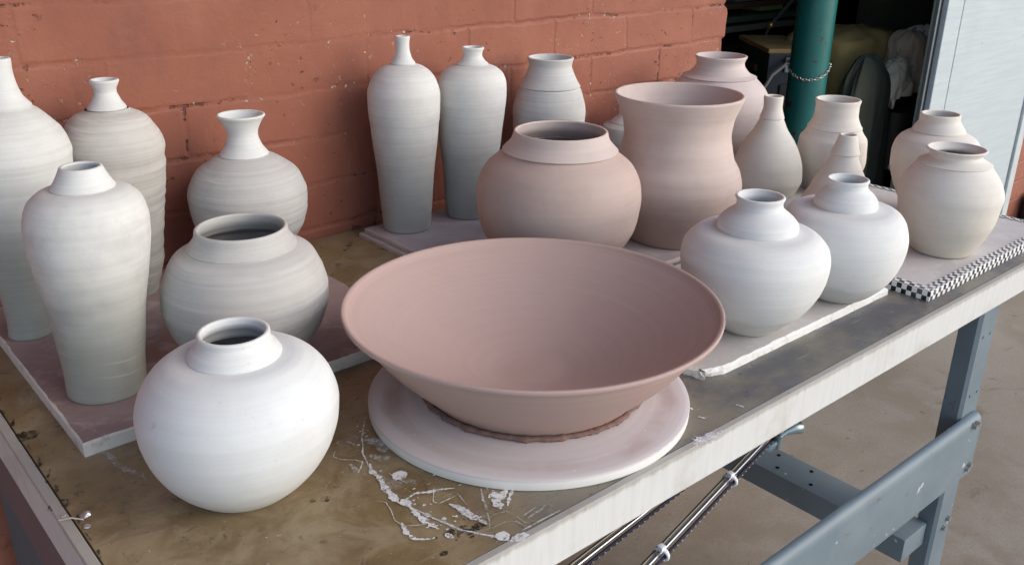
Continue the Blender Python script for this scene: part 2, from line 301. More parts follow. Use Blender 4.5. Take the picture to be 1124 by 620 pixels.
M['beige_grey'] = clay('beige grey clay', (.72, .70, .635), (.62, .59, .52), .02, .18, .025, .12, .04, 90)

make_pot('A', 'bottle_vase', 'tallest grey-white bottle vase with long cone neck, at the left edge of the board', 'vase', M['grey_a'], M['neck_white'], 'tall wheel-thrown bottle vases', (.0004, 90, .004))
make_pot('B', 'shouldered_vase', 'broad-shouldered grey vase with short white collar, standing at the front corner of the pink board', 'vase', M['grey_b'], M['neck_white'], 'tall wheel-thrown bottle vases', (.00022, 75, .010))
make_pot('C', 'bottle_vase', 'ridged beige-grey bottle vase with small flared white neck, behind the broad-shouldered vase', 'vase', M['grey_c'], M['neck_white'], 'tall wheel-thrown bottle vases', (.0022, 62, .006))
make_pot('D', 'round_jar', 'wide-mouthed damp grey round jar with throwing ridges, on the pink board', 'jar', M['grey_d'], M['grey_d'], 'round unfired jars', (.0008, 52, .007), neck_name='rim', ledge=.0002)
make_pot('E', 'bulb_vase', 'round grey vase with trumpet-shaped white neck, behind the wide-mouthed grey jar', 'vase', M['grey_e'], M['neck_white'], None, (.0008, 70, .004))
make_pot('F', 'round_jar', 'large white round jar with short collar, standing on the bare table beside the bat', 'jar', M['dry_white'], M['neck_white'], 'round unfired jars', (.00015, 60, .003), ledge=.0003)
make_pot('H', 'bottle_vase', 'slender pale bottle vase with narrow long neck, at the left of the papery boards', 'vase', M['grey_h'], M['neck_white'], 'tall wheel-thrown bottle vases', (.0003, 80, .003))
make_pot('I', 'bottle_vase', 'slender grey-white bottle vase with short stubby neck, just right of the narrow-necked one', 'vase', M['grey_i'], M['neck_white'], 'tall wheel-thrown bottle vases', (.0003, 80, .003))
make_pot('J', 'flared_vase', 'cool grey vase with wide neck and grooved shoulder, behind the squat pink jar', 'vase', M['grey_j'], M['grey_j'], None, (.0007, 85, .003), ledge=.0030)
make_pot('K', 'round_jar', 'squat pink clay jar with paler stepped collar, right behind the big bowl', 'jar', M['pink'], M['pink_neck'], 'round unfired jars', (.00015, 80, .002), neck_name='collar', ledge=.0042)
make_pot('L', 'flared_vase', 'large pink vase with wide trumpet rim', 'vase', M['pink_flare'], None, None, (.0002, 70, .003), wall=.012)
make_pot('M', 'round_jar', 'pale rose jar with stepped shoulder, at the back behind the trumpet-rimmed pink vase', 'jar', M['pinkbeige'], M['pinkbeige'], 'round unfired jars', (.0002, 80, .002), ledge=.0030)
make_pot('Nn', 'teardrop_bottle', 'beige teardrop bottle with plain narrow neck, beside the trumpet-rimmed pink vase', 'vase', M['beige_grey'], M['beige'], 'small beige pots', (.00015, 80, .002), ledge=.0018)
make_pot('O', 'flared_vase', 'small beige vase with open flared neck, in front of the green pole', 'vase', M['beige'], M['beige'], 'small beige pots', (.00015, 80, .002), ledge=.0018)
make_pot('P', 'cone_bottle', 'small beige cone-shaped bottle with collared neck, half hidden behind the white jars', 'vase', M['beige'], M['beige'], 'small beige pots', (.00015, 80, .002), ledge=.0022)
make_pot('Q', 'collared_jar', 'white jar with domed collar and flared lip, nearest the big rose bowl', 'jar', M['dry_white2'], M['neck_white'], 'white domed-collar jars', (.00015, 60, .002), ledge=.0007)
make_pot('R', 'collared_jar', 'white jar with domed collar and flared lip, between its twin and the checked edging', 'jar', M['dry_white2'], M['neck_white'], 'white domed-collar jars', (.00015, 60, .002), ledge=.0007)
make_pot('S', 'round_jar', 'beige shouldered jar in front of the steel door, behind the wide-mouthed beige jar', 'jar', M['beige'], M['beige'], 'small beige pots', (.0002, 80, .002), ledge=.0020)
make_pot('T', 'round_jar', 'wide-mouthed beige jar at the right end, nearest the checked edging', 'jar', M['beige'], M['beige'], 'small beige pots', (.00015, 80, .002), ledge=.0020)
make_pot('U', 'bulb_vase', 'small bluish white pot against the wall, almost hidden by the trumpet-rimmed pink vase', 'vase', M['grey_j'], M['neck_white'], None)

# the big bowl: own inner profile with a throwing spiral in its well
def make_bowl():
    x, y, zb, lean, P = VASES['G']; org = W(x, y, zb); root = thing('big_bowl', 'wide rose clay bowl with flaring sides, sitting on a round plaster bat', 'bowl', org)
    n2 = Vector((x, y)).normalized(); side = Vector((n2.y, -n2.x))
    pts = [(p[0]*S, p[1]*S) for p in P]; cv = curve(pts, 90); t = .0075
    outer = [(0, cv[0][1]-.004, True)]+[(z, r, True) for z, r in cv[1:-3]]
    R = cv[-1][1]; H = cv[-1][0]
    rim = [(H-.0075, R-.0022, True), (H-.0055, R+.0004, True), (H-.002, R+.0010, True), (H-.0004, R+.0008, True), (H+.0002, R+.0001, True), (H+.0003, R-.0012, True), (H-.0003, R-.0042, True), (H-.0024, R-.0058, True)]
    inn = []; Ri = R-.0066
    for i in range(1, 70):
        u = i/70; r = Ri*(1-u); f = r/Ri
        z = .017+(H-.004-.017)*(f**1.9*.55+max(0, (f-.18)/.82)**1.25*.45)
        inn.append((z+.00012*math.sin(r*330), r, False))
    bm = bmesh.new(); revolve(bm, outer+rim+inn, side, lean, (.00012, 90, .002), 2.2, 160, True, True)
    link('body', bm, M['bowl'], root, 60)
    # rough cut ring of clay left at the foot by the wire
    bm = bmesh.new(); n = 260; prof = 7; rings = []
    r0 = cv[0][1]
    for k in range(n):
        a = 2*math.pi*k/n; j = noise.noise((math.cos(a)*9, math.sin(a)*9, 1)); j2 = noise.noise((math.cos(a)*30, math.sin(a)*30, 5))
        rc = r0+.0062+.0022*j; rad = .0034+.0016*j2+.0012*j; ring = []
        for q in range(prof):
            b = 2*math.pi*q/prof; w = noise.noise((math.cos(a)*60, math.sin(a)*60, q*2.0))*.0012
            rr = rc+(rad*1.35+w)*math.cos(b); ring.append(bm.verts.new((rr*math.cos(a), rr*math.sin(a), .0030+(rad*.85+w)*math.sin(b))))
        rings.append(ring)
    for k in range(n):
        a, b = rings[k], rings[(k+1) % n]
        for q in range(prof): bm.faces.new((a[q], b[q], b[(q+1) % prof], a[(q+1) % prof]))
    link('trimming_ring', bm, plain('trimmed clay', (.20, .125, .105), .95, .15, var=.4, scale=160), root, 70)
make_bowl()

# ------------------------------------------------------------------ plaster bat
def make_bat():
    cx, cy = 1.19, 1.31; R = .348*S; h = .0235*S
    t = NT('plaster bat', .85, .25); x, y, z = t.xyz(t.obj)
    rad = t.math('SQRT', t.math('ADD', t.math('MULTIPLY', x, x), t.math('MULTIPLY', y, y)))
    wob = t.math('ADD', rad, t.math('MULTIPLY', t.math('SUBTRACT', t.noise(t.obj, 7, 3), .5), .03))
    ringn = t.noise(t.comb(t.math('MULTIPLY', rad, 90), t.math('MULTIPLY', x, 2), t.math('MULTIPLY', y, 2)), 1, 4)
    c = t.mix(t.ramp(ringn, .35, .7), (.63, .585, .58), (.585, .52, .51))
    sm = t.math('MULTIPLY', t.ramp(wob, .155, .172), t.math('SUBTRACT', 1.0, t.ramp(wob, .178, .192)))
    c = t.mix(t.math('MULTIPLY', sm, t.ramp(t.noise(t.obj, 9, 4), .4, .6, .1, .65)), c, (.42, .31, .29))
    c = t.mix(t.ramp(t.noise(t.obj, 140, 2), .68, .74, 0, .5), c, (.75, .73, .72))
    c = t.mix(t.math('SUBTRACT', 1.0, t.ramp(z, h-.0035, h-.001)), c, (.72, .71, .68))
    t.col(c); t.nrm(t.bump(t.math('ADD', ringn, t.math('MULTIPLY', t.noise(t.obj, 150, 4), .4)), .2, .001))
    bm = bmesh.new(); seg = 160
    pr = [(0, R-.002), (.001, R-.0004), (.003, R), (h-.0016, R+.0002), (h-.0005, R-.0002), (h, R-.0011)]
    pr += [(h, (R-.0011)*(1-i/30)) for i in range(1, 30)]
    revolve(bm, [(z, r, False) for z, r in pr], Vector((0, 0)), 0, None, 1.0, seg, True, True)
    o = link('plaster_bat', bm, t.m, None, 40); o.location = W(cx, cy, 0); tag(o, 'round white plaster bat with pinkish clay smears, under the big bowl', 'bat')
make_bat()

# ------------------------------------------------------------------ ware boards
def ragged_board(name, label, x0, x1, y0, y1, z0, z1, top, side, group, rag=.0012, bev=.002, cell=.012, bite=None):
    org = W((x0+x1)/2, (y0+y1)/2, z0); bm = bmesh.new()
    a = W(x0, y0, z0)-org; b = W(x1, y1, z1)-org; nx = max(2, int((b.x-a.x)/cell)); ny = max(2, int((b.y-a.y)/cell))
    loop = [(a.x+(b.x-a.x)*i/nx, a.y) for i in range(nx)]+[(b.x, a.y+(b.y-a.y)*i/ny) for i in range(ny)]+[(b.x-(b.x-a.x)*i/nx, b.y) for i in range(nx)]+[(a.x, b.y-(b.y-a.y)*i/ny) for i in range(ny)]
    h = b.z; lv = [(0, 0), (h*.5, .4), (h-bev, .6), (h, 1.0)]; rings = []
    for li, (z, g) in enumerate(lv):
        ring = []
        for (px, py) in loop:
            nn = Vector((px/max(b.x, 1e-6), py/max(b.y, 1e-6)))
            d = noise.noise((px*70, py*70, z*90+x0))*rag*(.6+g)+noise.noise((px*14, py*14, x0*3))*rag*.8
            inset = (bev if li == 3 else 0) - d + (max(0, noise.noise((px*40, py*40, 7+x1)))*rag*2.0 if li == 3 else 0)
            qx, qy = px, py
            if bite:
                dd = math.hypot(px-(bite[0]*S-org.x), py-(bite[1]*S-org.y))
                if dd < bite[2]: inset += (1-dd/bite[2])**.7*bite[3]*(.6+.8*abs(noise.noise((px*160, py*160, z*200))))
            onx = abs(abs(px)-b.x) < 1e-6; ony = abs(abs(py)-b.y) < 1e-6
            if onx: qx -= math.copysign(inset, px)
            if ony: qy -= math.copysign(inset, py)
            ring.append(bm.verts.new((qx, qy, z)))
        rings.append(ring)
    n = len(loop)
    for r, s in zip(rings, rings[1:]):
        for k in range(n): f = bm.faces.new((r[k], r[(k+1) % n], s[(k+1) % n], s[k])); f.material_index = 1
    bm.faces.new(rings[0][::-1]).material_index = 1; bm.faces.new(rings[-1])
    o = link(name, bm, [top, side]); o.location = org; tag(o, label, 'board', group); return o
def board_top(name, c1, c2, c3, patch=.5, rough=.85):
    t = NT(name, rough, .2); f = t.noise(t.obj, 7, 6, .62); f2 = t.noise(t.obj, 26, 5, .6, .8)
    c = t.mix(t.ramp(f, .35, .65), c1, c2)
    c = t.mix(t.math('MULTIPLY', t.ramp(f2, .5, .68), patch), c, c3)
    c = t.mix(t.ramp(t.noise(t.mapping(t.obj, (8, 60, 8)), 3, 3), .66, .74, 0, .45), c, c3)
    t.col(c); t.nrm(t.bump(t.noise(t.obj, 180, 5), .3, .0008)); return t.m
def gypsum(name, c=(.72, .71, .68), dirt=(.30, .22, .15), amt=.5):
    t = NT(name, .9, .15); f = t.noise(t.obj, 45, 5, .65)
    c1 = t.mix(t.math('MULTIPLY', t.ramp(f, .55, .72), amt), c, dirt); t.col(c1)
    t.nrm(t.bump(t.noise(t.obj, 240, 5, .7), .7, .002)); return t.m
edge_white = gypsum('gypsum edge'); edge_pink = gypsum('pinkish gypsum edge', (.58, .50, .46), (.32, .22, .17), .5)
bg = 'ware boards on the table'
ragged_board('ware_board', 'pinkish clay-stained board with worn white edge, under the broad-shouldered vase and ridged jar', .370, 1.19, 1.69, 2.505, 0, .030, board_top('pink stained board', (.27, .185, .175), (.36, .265, .25), (.47, .40, .39), .55), gypsum('worn white edge', (.66, .63, .58), (.36, .26, .2), .6), bg, .0011, .0018)
ragged_board('ware_board', 'grey-white plasterboard with torn crumbling front edge, under two white domed-collar jars', 1.545, 2.372, 1.105, 1.605, 0, .021, board_top('dusty plasterboard', (.50, .475, .45), (.58, .555, .53), (.66, .65, .63), .4), gypsum('bright gypsum edge', (.74, .735, .72), (.36, .24, .14), .45), bg, .0013, .0028, .006, bite=(1.56, 1.11, .035, .014))
ctop = board_top('papery pinkish board', (.40, .345, .35), (.47, .41, .41), (.55, .51, .51), .4)
o = ragged_board('ware_board', 'lower one of the paper-wrapped boards stacked below the two slender bottle vases', 1.475, 2.33, 1.635, 2.465, 0, .0132, ctop, edge_pink, bg, .0016, .0015)
o = ragged_board('ware_board', 'upper paper-faced board directly under the slender bottle vases and squat pink jar', 1.492, 2.335, 1.625, 2.455, .0142, .028, ctop, edge_pink, bg, .0014, .0016)
ragged_board('ware_board', 'plain grey board at the back under the pale rose jar, mostly hidden', 2.36, 3.22, 2.03, 2.47, 0, .028, board_top('grey back board', (.42, .40, .38), (.50, .48, .46), (.56, .55, .54), .4), edge_white, bg)

def checked_board():
    x0, x1, y0, y1, h = 2.412, 3.295, 1.005, 1.985, .030
    org = W((x0+x1)/2, (y0+y1)/2, 0); root = thing('checked_board', 'dusty board edged with black and white checked tape, under the beige pots', 'board', org, bg)
    bm = bmesh.new(); wbox(bm, (x0+.004, y0+.004, 0), (x1-.004, y1-.004, h-.002), org); link('panel', bm, board_top('dusty grey board', (.52, .49, .475), (.58, .555, .54), (.66, .645, .63), .45), root)
    t = NT('checked tape', .45, .4); ck = t.n('ShaderNodeTexChecker'); t.put(ck.inputs['Vector'], t.mapping(t.obj, (1, 1, 1), (.0011, .0013, .0002))); ck.inputs['Scale'].default_value = 1/.0087
    ck.inputs['Color1'].default_value = (.78, .78, .77, 1); ck.inputs['Color2'].default_value = (.012, .013, .02, 1)
    t.col(t.mix(t.ramp(t.noise(t.obj, 30, 4), .45, .8, 0, .35), ck.outputs['Color'], (.6, .57, .54))); t.nrm(t.bump(t.noise(t.obj, 90, 3), .2, .001))
    bm = bmesh.new(); a = W(x0, y0, 0)-org; b = W(x1, y1, h)-org; w = .030*S
    def loop(ix, z): return [bm.verts.new((sx*(b.x-ix), sy*(b.y-ix), z)) for sx, sy in ((-1, -1), (1, -1), (1, 1), (-1, 1))]
    ls = [loop(0, .0004), loop(-.0003, b.z*.5), loop(0, b.z-.0015), loop(.0015, b.z+.0003), loop(w*.5, b.z+.0006), loop(w, b.z+.0004), loop(w+.0004, b.z-.002)]
    for p, q in zip(ls, ls[1:]):
        for k in range(4): bm.faces.new((p[k], p[(k+1) % 4], q[(k+1) % 4], q[k]))
    link('checked_edging', bm, t.m, root)
checked_board()

# ------------------------------------------------------------------ work table
def work_table():
    org = W(.27, .95, -TZ/S); root = thing('work_table', 'long workbench with stained top, white edge strip and blue-grey steel legs', 'table', org)
    X0, X1, Y0, Y1 = .27, 3.335, .95, 2.535
    # top surface
    t = NT('stained table top', .4, .45); v = t.obj; x, y, z = t.xyz(v)
    f = t.noise(v, 4.5, 6, .62, .6); f2 = t.noise(v, 17, 6, .65, .5); f3 = t.noise(v, 70, 4, .6)
    c = t.mix(t.ramp(f, .32, .68), (.150, .100, .046), (.27, .195, .10))
    c = t.mix(t.ramp(f2, .40, .66, 0, .75), c, (.33, .265, .165))
    c = t.mix(t.ramp(t.noise(v, 9, 5, .7, 1.2), .58, .72, 0, .8), c, (.055, .042, .028))
    # grey worn sheet toward the front right
    gm = t.ramp(t.math('ADD', t.math('SUBTRACT', x, t.math('MULTIPLY', y, .9)), t.math('MULTIPLY', t.math('SUBTRACT', t.noise(v, 3.5, 4), .5), .45)), .25, .42)
    gc = t.mix(t.ramp(t.noise(t.mapping(v, (1, 1.6, 1)), 6, 5, .6), .38, .62), (.105, .105, .112), (.205, .185, .145))
    c = t.mix(gm, c, gc)
    pk = t.math('MULTIPLY', t.ramp(t.noise(t.mapping(v, (1.2, 4, 1), (.3, 0, 0)), 5, 4, .6, 1.5), .62, .70), .55)
    c = t.mix(pk, c, (.20, .12, .095))
    c = t.mix(t.ramp(t.noise(v, 120, 3), .66, .74, 0, .5), c, (.045, .035, .025))
    c = t.mix(t.math('MULTIPLY', t.ramp(t.noise(t.mapping(v, (1, 7, 1), (0, 0, 0), (0, 0, .5)), 14, 4, .6, .8), .66, .75), .35), c, (.42, .39, .36))
    c = t.mix(t.ramp(t.noise(v, 260, 2), .71, .76, 0, .6), c, (.5, .47, .43))
    for rz, sc_, lx in ((.3, 22, 40), (1.2, 30, 50), (-.6, 18, 34), (.05, 26, 60)):
        sn = t.noise(t.mapping(v, (1.5, lx, 1), (rz*3, rz, 0), (0, 0, rz)), sc_*.25, 3, .7, .4)
        c = t.mix(t.math('MULTIPLY', t.ramp(sn, .69, .73), t.ramp(t.noise(v, 6+rz, 3), .48, .60, 0, .55)), c, (.46, .42, .37))
    c = t.mix(t.math('MULTIPLY', t.ramp(t.noise(v, 38, 5, .75, 1.0), .60, .70), .65), c, (.05, .038, .024))
    rg = t.voro(t.mapping(v, (1, 1, .001), (.13, .05, 0)), 5.5); ring = t.math('SUBTRACT', 1.0, t.ramp(t.math('ABSOLUTE', t.math('SUBTRACT', rg, .36)), .006, .03))
    c = t.mix(t.math('MULTIPLY', ring, t.ramp(t.noise(v, 9, 4), .46, .66, 0, .22)), c, (.34, .30, .24))
    t.col(c); t.rough(t.math('ADD', t.ramp(f2, .3, .7, .20, .48), t.math('MULTIPLY', f3, .1)))
    t.nrm(t.bump(t.math('ADD', f2, t.math('MULTIPLY', f3, .5)), .16, .002))
    bm = bmesh.new(); wbox(bm, (X0+.022, Y0+.018, -.088), (X1-.004, Y1, 0), org, .0008); link('tabletop', bm, t.m, root)
    # white edge strips
    t = NT('white painted strip', .6, .3); v = t.obj; xs = t.xyz(v)
    f = t.noise(t.mapping(v, (60, 60, 6)), 1.6, 4, .6); c = t.mix(t.ramp(f, .35, .7), (.60, .605, .59), (.565, .565, .545))
    c = t.mix(t.ramp(t.noise(v, 7, 5, .65), .52, .74, 0, .6), c, (.40, .37, .32)); c = t.mix(t.ramp(t.noise(v, 60, 4, .7), .64, .74, 0, .5), c, (.33, .30, .26))
    c = t.mix(t.ramp(t.noise(t.mapping(v, (30, 30, 12)), 1.5, 3), .70, .76, 0, .6), c, (.25, .16, .14))
    top = t.ramp(t.math('ADD', xs[2], t.math('MULTIPLY', f, .01)), TZ-.004, TZ+.003); c = t.mix(t.math('MULTIPLY', top, .55), c, (.22, .19, .15))
    t.col(c); t.nrm(t.bump(f, .12, .001)); white = t.m
    bm = bmesh.new(); wbox(bm, (X0, Y0, -.093), (X1, Y0+.016, .0015), org, .0012); link('edge_strip', bm, white, root)
    bm = bmesh.new(); wbox(bm, (X0, Y0+.0175, -.106), (X0+.019, Y1, .001), org, .0012); link('edge_strip', bm, white, root)
    # steelwork
    t = NT('blue grey steel paint', .42, .45); v = t.obj; f = t.noise(v, 8, 5, .6)
    c = t.mix(t.ramp(f, .3, .7), (.140, .182, .210), (.175, .218, .245)); c = t.mix(t.ramp(t.noise(v, 60, 4, .7), .66, .74, 0, .6), c, (.05, .06, .07))
    c = t.mix(t.ramp(t.noise(v, 38, 4, .6), .685, .71, 0, .9), c, (.55, .55, .53)); c = t.mix(t.ramp(t.noise(v, 24, 5, .7), .655, .69, 0, .8), c, (.16, .085, .05)); c = t.mix(t.ramp(t.noise(t.mapping(v, (3, 3, 30)), 6, 4, .7), .62, .78, 0, .4), c, (.22, .25, .27)); t.col(c); t.nrm(t.bump(t.noise(v, 130, 3), .12, .001)); steel = t.m
    apron_m = plain('mauve grey steel paint', (.125, .115, .125), .5, .4, var=.15, scale=9)
    FZ = -TZ/S
    bm = bmesh.new(); wbox(bm, (X0+.003, Y0+.03, -.256), (X0+.028, Y1-.02, -.1075), org, .002); link('apron', bm, apron_m, root)
    bm = bmesh.new(); wbox(bm, (X0+.022, Y0+.36, -.95), (X0+.032, Y1-.26, -.2575), org, .001); link('end_panel', bm, plain('teal steel panel', (.07, .125, .15), .5, .4), root)
    # channel legs
    def leg(x0, x1, y0, y1):
        bm = bmesh.new(); pts = []
        th = .007; w = W(x1, y1)-W(x0, y0); rr = .006
        # C section, web at the front, flanges going back
        sec = [(rr, 0), (w.x-rr, 0), (w.x, rr), (w.x, w.y), (w.x-th, w.y), (w.x-th, th), (th, th), (th, w.y), (0, w.y), (0, rr)]
        p0 = W(x0, y0, FZ)-org; extrude_poly(bm, [Vector((p0.x+a, p0.y+b, 0)) for a, b in sec], (0, 0, TZ-.0945*S))
        for zz in (.62, .74): 
            for dx in (.3, .7):
                r = bmesh.ops.create_cone(bm, cap_ends=True, segments=10, radius1=.0026, radius2=.0026, depth=.002)
                for vv in r['verts']: vv.co = Matrix.Rotation(math.pi/2, 3, 'X') @ vv.co + Vector((p0.x+w.x*dx, p0.y-.0005, zz))
        return link('leg', bm, steel, root, 30)
    front_leg = leg(2.738, 2.860, .972, 1.035); leg(.33, .452, .972, 1.035); leg(2.738, 2.860, Y1-.10, Y1-.037); leg(.33, .452, Y1-.10, Y1-.037)
    # front stretcher: folded sheet with rounded top lip
    bm = bmesh.new(); sec = [(-.0, -.70), (.0, -.515), (.004, -.498), (.012, -.487), (.022, -.483), (.032, -.485), (.032, -.492), (.022, -.4905), (.014, -.495), (.008, -.504), (.006, -.517), (.006, -.70)]
    ys = .938; xa, xb = .36, 2.828
    extrude_poly(bm, [W(xa, ys+a, b)-org for a, b in sec], W(xb, 0)-W(xa, 0)); 
    stretch = link('stretcher', bm, steel, root, 35)
    for (bx, bz) in ((2.79, -.505), (2.80, -.66), (2.77, -.505), (2.785, -.67), (2.80, -.93), (2.82, -.90)):
        bm = bmesh.new(); r = bmesh.ops.create_cone(bm, cap_ends=True, segments=6, radius1=.0065, radius2=.0055, depth=.008)
        yy = .934 if bz > -.8 else .968
        for vv in r['verts']: vv.co = Matrix.Rotation(math.pi/2, 3, 'X') @ vv.co + (W(bx, yy, bz)-org)
        link('bolt', bm, plain('worn bolt steel', (.35, .34, .32), .4, .5, .6) if not bpy.data.materials.get('worn bolt steel') else bpy.data.materials['worn bolt steel'], stretch if bz > -.8 else front_leg, 30)
    # cross member between front and back legs, with bolt holes punched as dark cups
    hole = plain('bolt hole dark', (.01, .01, .012), .9, .1, bump=0)
    bm = bmesh.new(); wbox(bm, (2.585, 1.0, -.985), (2.737, Y1-.06, -.895), org, .003); link('cross_member', bm, steel, root, 30)
    bm = bmesh.new()
    for yy in (1.36, 1.50):
        for xx in (2.625, 2.70):
            r = bmesh.ops.create_cone(bm, cap_ends=True, segments=12, radius1=.0042, radius2=.0042, depth=.001)
            for vv in r['verts']: vv.co += W(xx, yy + (xx-2.6)*.6, -.895)-org+Vector((0, 0, .0004))
    link('bolt_hole', bm, hole, root)['kind'] = 'stuff'
    bm = bmesh.new(); wbox(bm, (.30, 1.0, -.985), (.42, Y1-.06, -.895), org, .003); link('cross_member', bm, steel, root, 30)
    bm = bmesh.new(); wbox(bm, (.46, Y1-.075, -.60), (2.73, Y1-.062, -.48), org, .002); link('stretcher', bm, steel, root, 30)
    # dried slip spilled on the top
    t = NT('dried white slip', .8, .2); v = t.obj
    nf = t.noise(v, 95, 4, .65); t.col(t.mix(t.ramp(nf, .35, .65), (.66, .655, .65), (.76, .76, .76)))
    t.put(t.b.inputs['Alpha'], t.ramp(t.noise(v, 130, 6, .75), .36, .50)); slip = t.m
    t2 = NT('thin white slip', .8, .2); t2.col((.60, .59, .59)); t2.put(t2.b.inputs['Alpha'], t2.ramp(t2.noise(t2.obj, 110, 4, .7), .36, .66, 0, .7)); thin = t2.m
    t3 = NT('smeared slip', .8, .2); t3.col((.55, .53, .51)); t3.put(t3.b.inputs['Alpha'], t3.ramp(t3.noise(t3.mapping(t3.obj, (1, 1, 1)), 70, 6, .8), .42, .85, 0, .6)); smear = t3.m
    bm = bmesh.new(); zc = [.0008]
    def strip(pts, w, mi=0, taper=True):
        P = [W(a, b, 0)-org for a, b in pts]; Q = []
        for a, b in zip(P, P[1:]):
            n = max(2, int((b-a).length/.0014)); Q += [a.lerp(b, i/n) for i in range(n)]
        Q.append(P[-1]); prev = None; zc[0] += .000012
        for i, p in enumerate(Q):
            d = (Q[min(i+1, len(Q)-1)]-Q[max(0, i-1)]).normalized(); nrm = Vector((-d.y, d.x, 0))
            k = i/(len(Q)-1); ww = w*(.45+.9*abs(noise.noise((p.x*60, p.y*60, w*900)))+.5*noise.noise((p.x*260, p.y*260, 3))+.3*noise.noise((p.x*700, p.y*700, 3)))
            if taper: ww *= (min(1, k*5, (1-k)*5)*.8+.2)
            off = nrm*noise.noise((p.x*40, p.y*40, 9))*w*.5
            a = bm.verts.new(p+off+nrm*ww*.5+Vector((0, 0, zc[0]))); b = bm.verts.new(p+off-nrm*ww*.5+Vector((0, 0, zc[0])))
            if prev: bm.faces.new((prev[0], prev[1], b, a)).material_index = mi
            prev = (a, b)
    def blob(c, rx, ry, mi=0):
        zc[0] += .000012; cc = W(c[0], c[1], 0)-org; vs = []
        for k in range(22):
            a = 2*math.pi*k/22; q = 1+.3*noise.noise((math.cos(a)*2+c[0]*50, math.sin(a)*2, c[1]*40)); vs.append(bm.verts.new((cc.x+rx*q*math.cos(a), cc.y+ry*q*math.sin(a), cc.z+zc[0])))
        bm.faces.new(vs).material_index = mi
    SP = SPLASH
    for k, w, mi in (('a1', .003, 1), ('a1', .0016, 0), ('a2', .010, 0), ('a2', .005, 0), ('a3', .0085, 0), ('a4', .0026, 0), ('a4', .006, 1), ('a5', .005, 0), ('a6', .008, 0), ('a6', .012, 1), ('a7', .006, 0), ('f1', .010, 0), ('f2', .013, 0), ('f3', .006, 0), ('d1', .0035, 1), ('l1', .003, 1), ('l2', .002, 1), ('s1', .005, 1), ('s2', .007, 1), ('p1', .026, 1), ('p2', .006, 0), ('p3', .016, 1), ('t1', .0015, 1), ('t2', .0016, 0), ('w2', .002, 1), ('left', .010, 1), ('e1', .014, 0), ('e1', .02, 1), ('e2', .003, 0), ('e3', .004, 0), ('e4', .003, 0), ('e5', .004, 0)):
        strip(SP[k], w*1.1, mi)
    blob(((SP['b1'][0][0]+SP['b1'][1][0])/2, (SP['b1'][0][1]+SP['b1'][1][1])/2), .0095, .0085); blob(SP['b2'][0], .007, .007); blob(SP['b2'][1], .010, .006)
    blob((.842, 1.37), .010, .007, 1); blob((.765, 1.165), .006, .008)
    for i in range(16):
        a0 = random.uniform(2.2, 4.4); r0 = random.uniform(.40, .50); da = random.uniform(.10, .35); strip([(1.19+(r0+.02*math.sin(q*1.1+i))*math.cos(a0+da*q/6), max(.97, 1.31+(r0+.02*math.sin(q*1.1+i))*math.sin(a0+da*q/6))) for q in range(7)], random.uniform(.0006, .0020), random.choice((0, 1, 1)))
    for i in range(10):
        a0 = random.uniform(2.6, 4.2); r0 = random.uniform(.38, .48); da = random.uniform(.08, .2); strip([(1.19+r0*math.cos(a0+da*q/4), max(.98, 1.31+r0*math.sin(a0+da*q/4))) for q in range(5)], random.uniform(.010, .024), 2)
    for i in range(46):
        a = random.choice(['a2', 'a3', 'a5', 'a6', 'd1', 'p1', 'a4', 'a1']); p = random.choice(SP[a]); blob((p[0]+random.gauss(0, .02), max(.975, p[1]+random.gauss(0, .025))), random.uniform(.0006, .0026), random.uniform(.0005, .0016))
    for i in range(26): blob((random.uniform(1.3, 2.3), random.uniform(.98, 1.09)), random.uniform(.0004, .0016), random.uniform(.0004, .001), 1)
    for i in range(20): blob((random.uniform(.35, .9), random.uniform(1.05, 1.65)), random.uniform(.0004, .0012), random.uniform(.0004, .001), 1)
    link('dried_slip', bm, [slip, thin, smear], root)['kind'] = 'stuff'
    # dark water stains
    ts = NT('dark damp stain', .25, .5); ts.col((.035, .027, .018)); ts.put(ts.b.inputs['Alpha'], ts.ramp(ts.noise(ts.obj, 120, 4, .7), .38, .6, 0, .9))
    bm = bmesh.new(); zc[0] = .0004
    for c, r in (((.80, 1.035), .010), ((.775, 1.05), .006), ((.825, 1.03), .007), ((.735, 1.01), .0045), ((.30, 1.845), .016), ((.285, 1.56), .012), ((.29, 1.72), .006), ((.64, 1.28), .004), ((.66, 1.27), .006), ((1.40, 2.41), .006), ((.285, 1.65), .005), ((1.37, 2.38), .004)): blob(c, r, r*.8)
    for i in range(20): blob((.80+random.gauss(0, .03), 1.03+random.gauss(0, .015)), random.uniform(.001, .003), random.uniform(.001, .002))
    for i in range(26): strip([(.293+random.uniform(-.002, .006), 1.0+i*.06), (.296+random.uniform(-.002, .012), 1.03+i*.06)], random.uniform(.002, .006))
    link('damp_stain', bm, ts.m, root)['kind'] = 'stuff'
work_table()

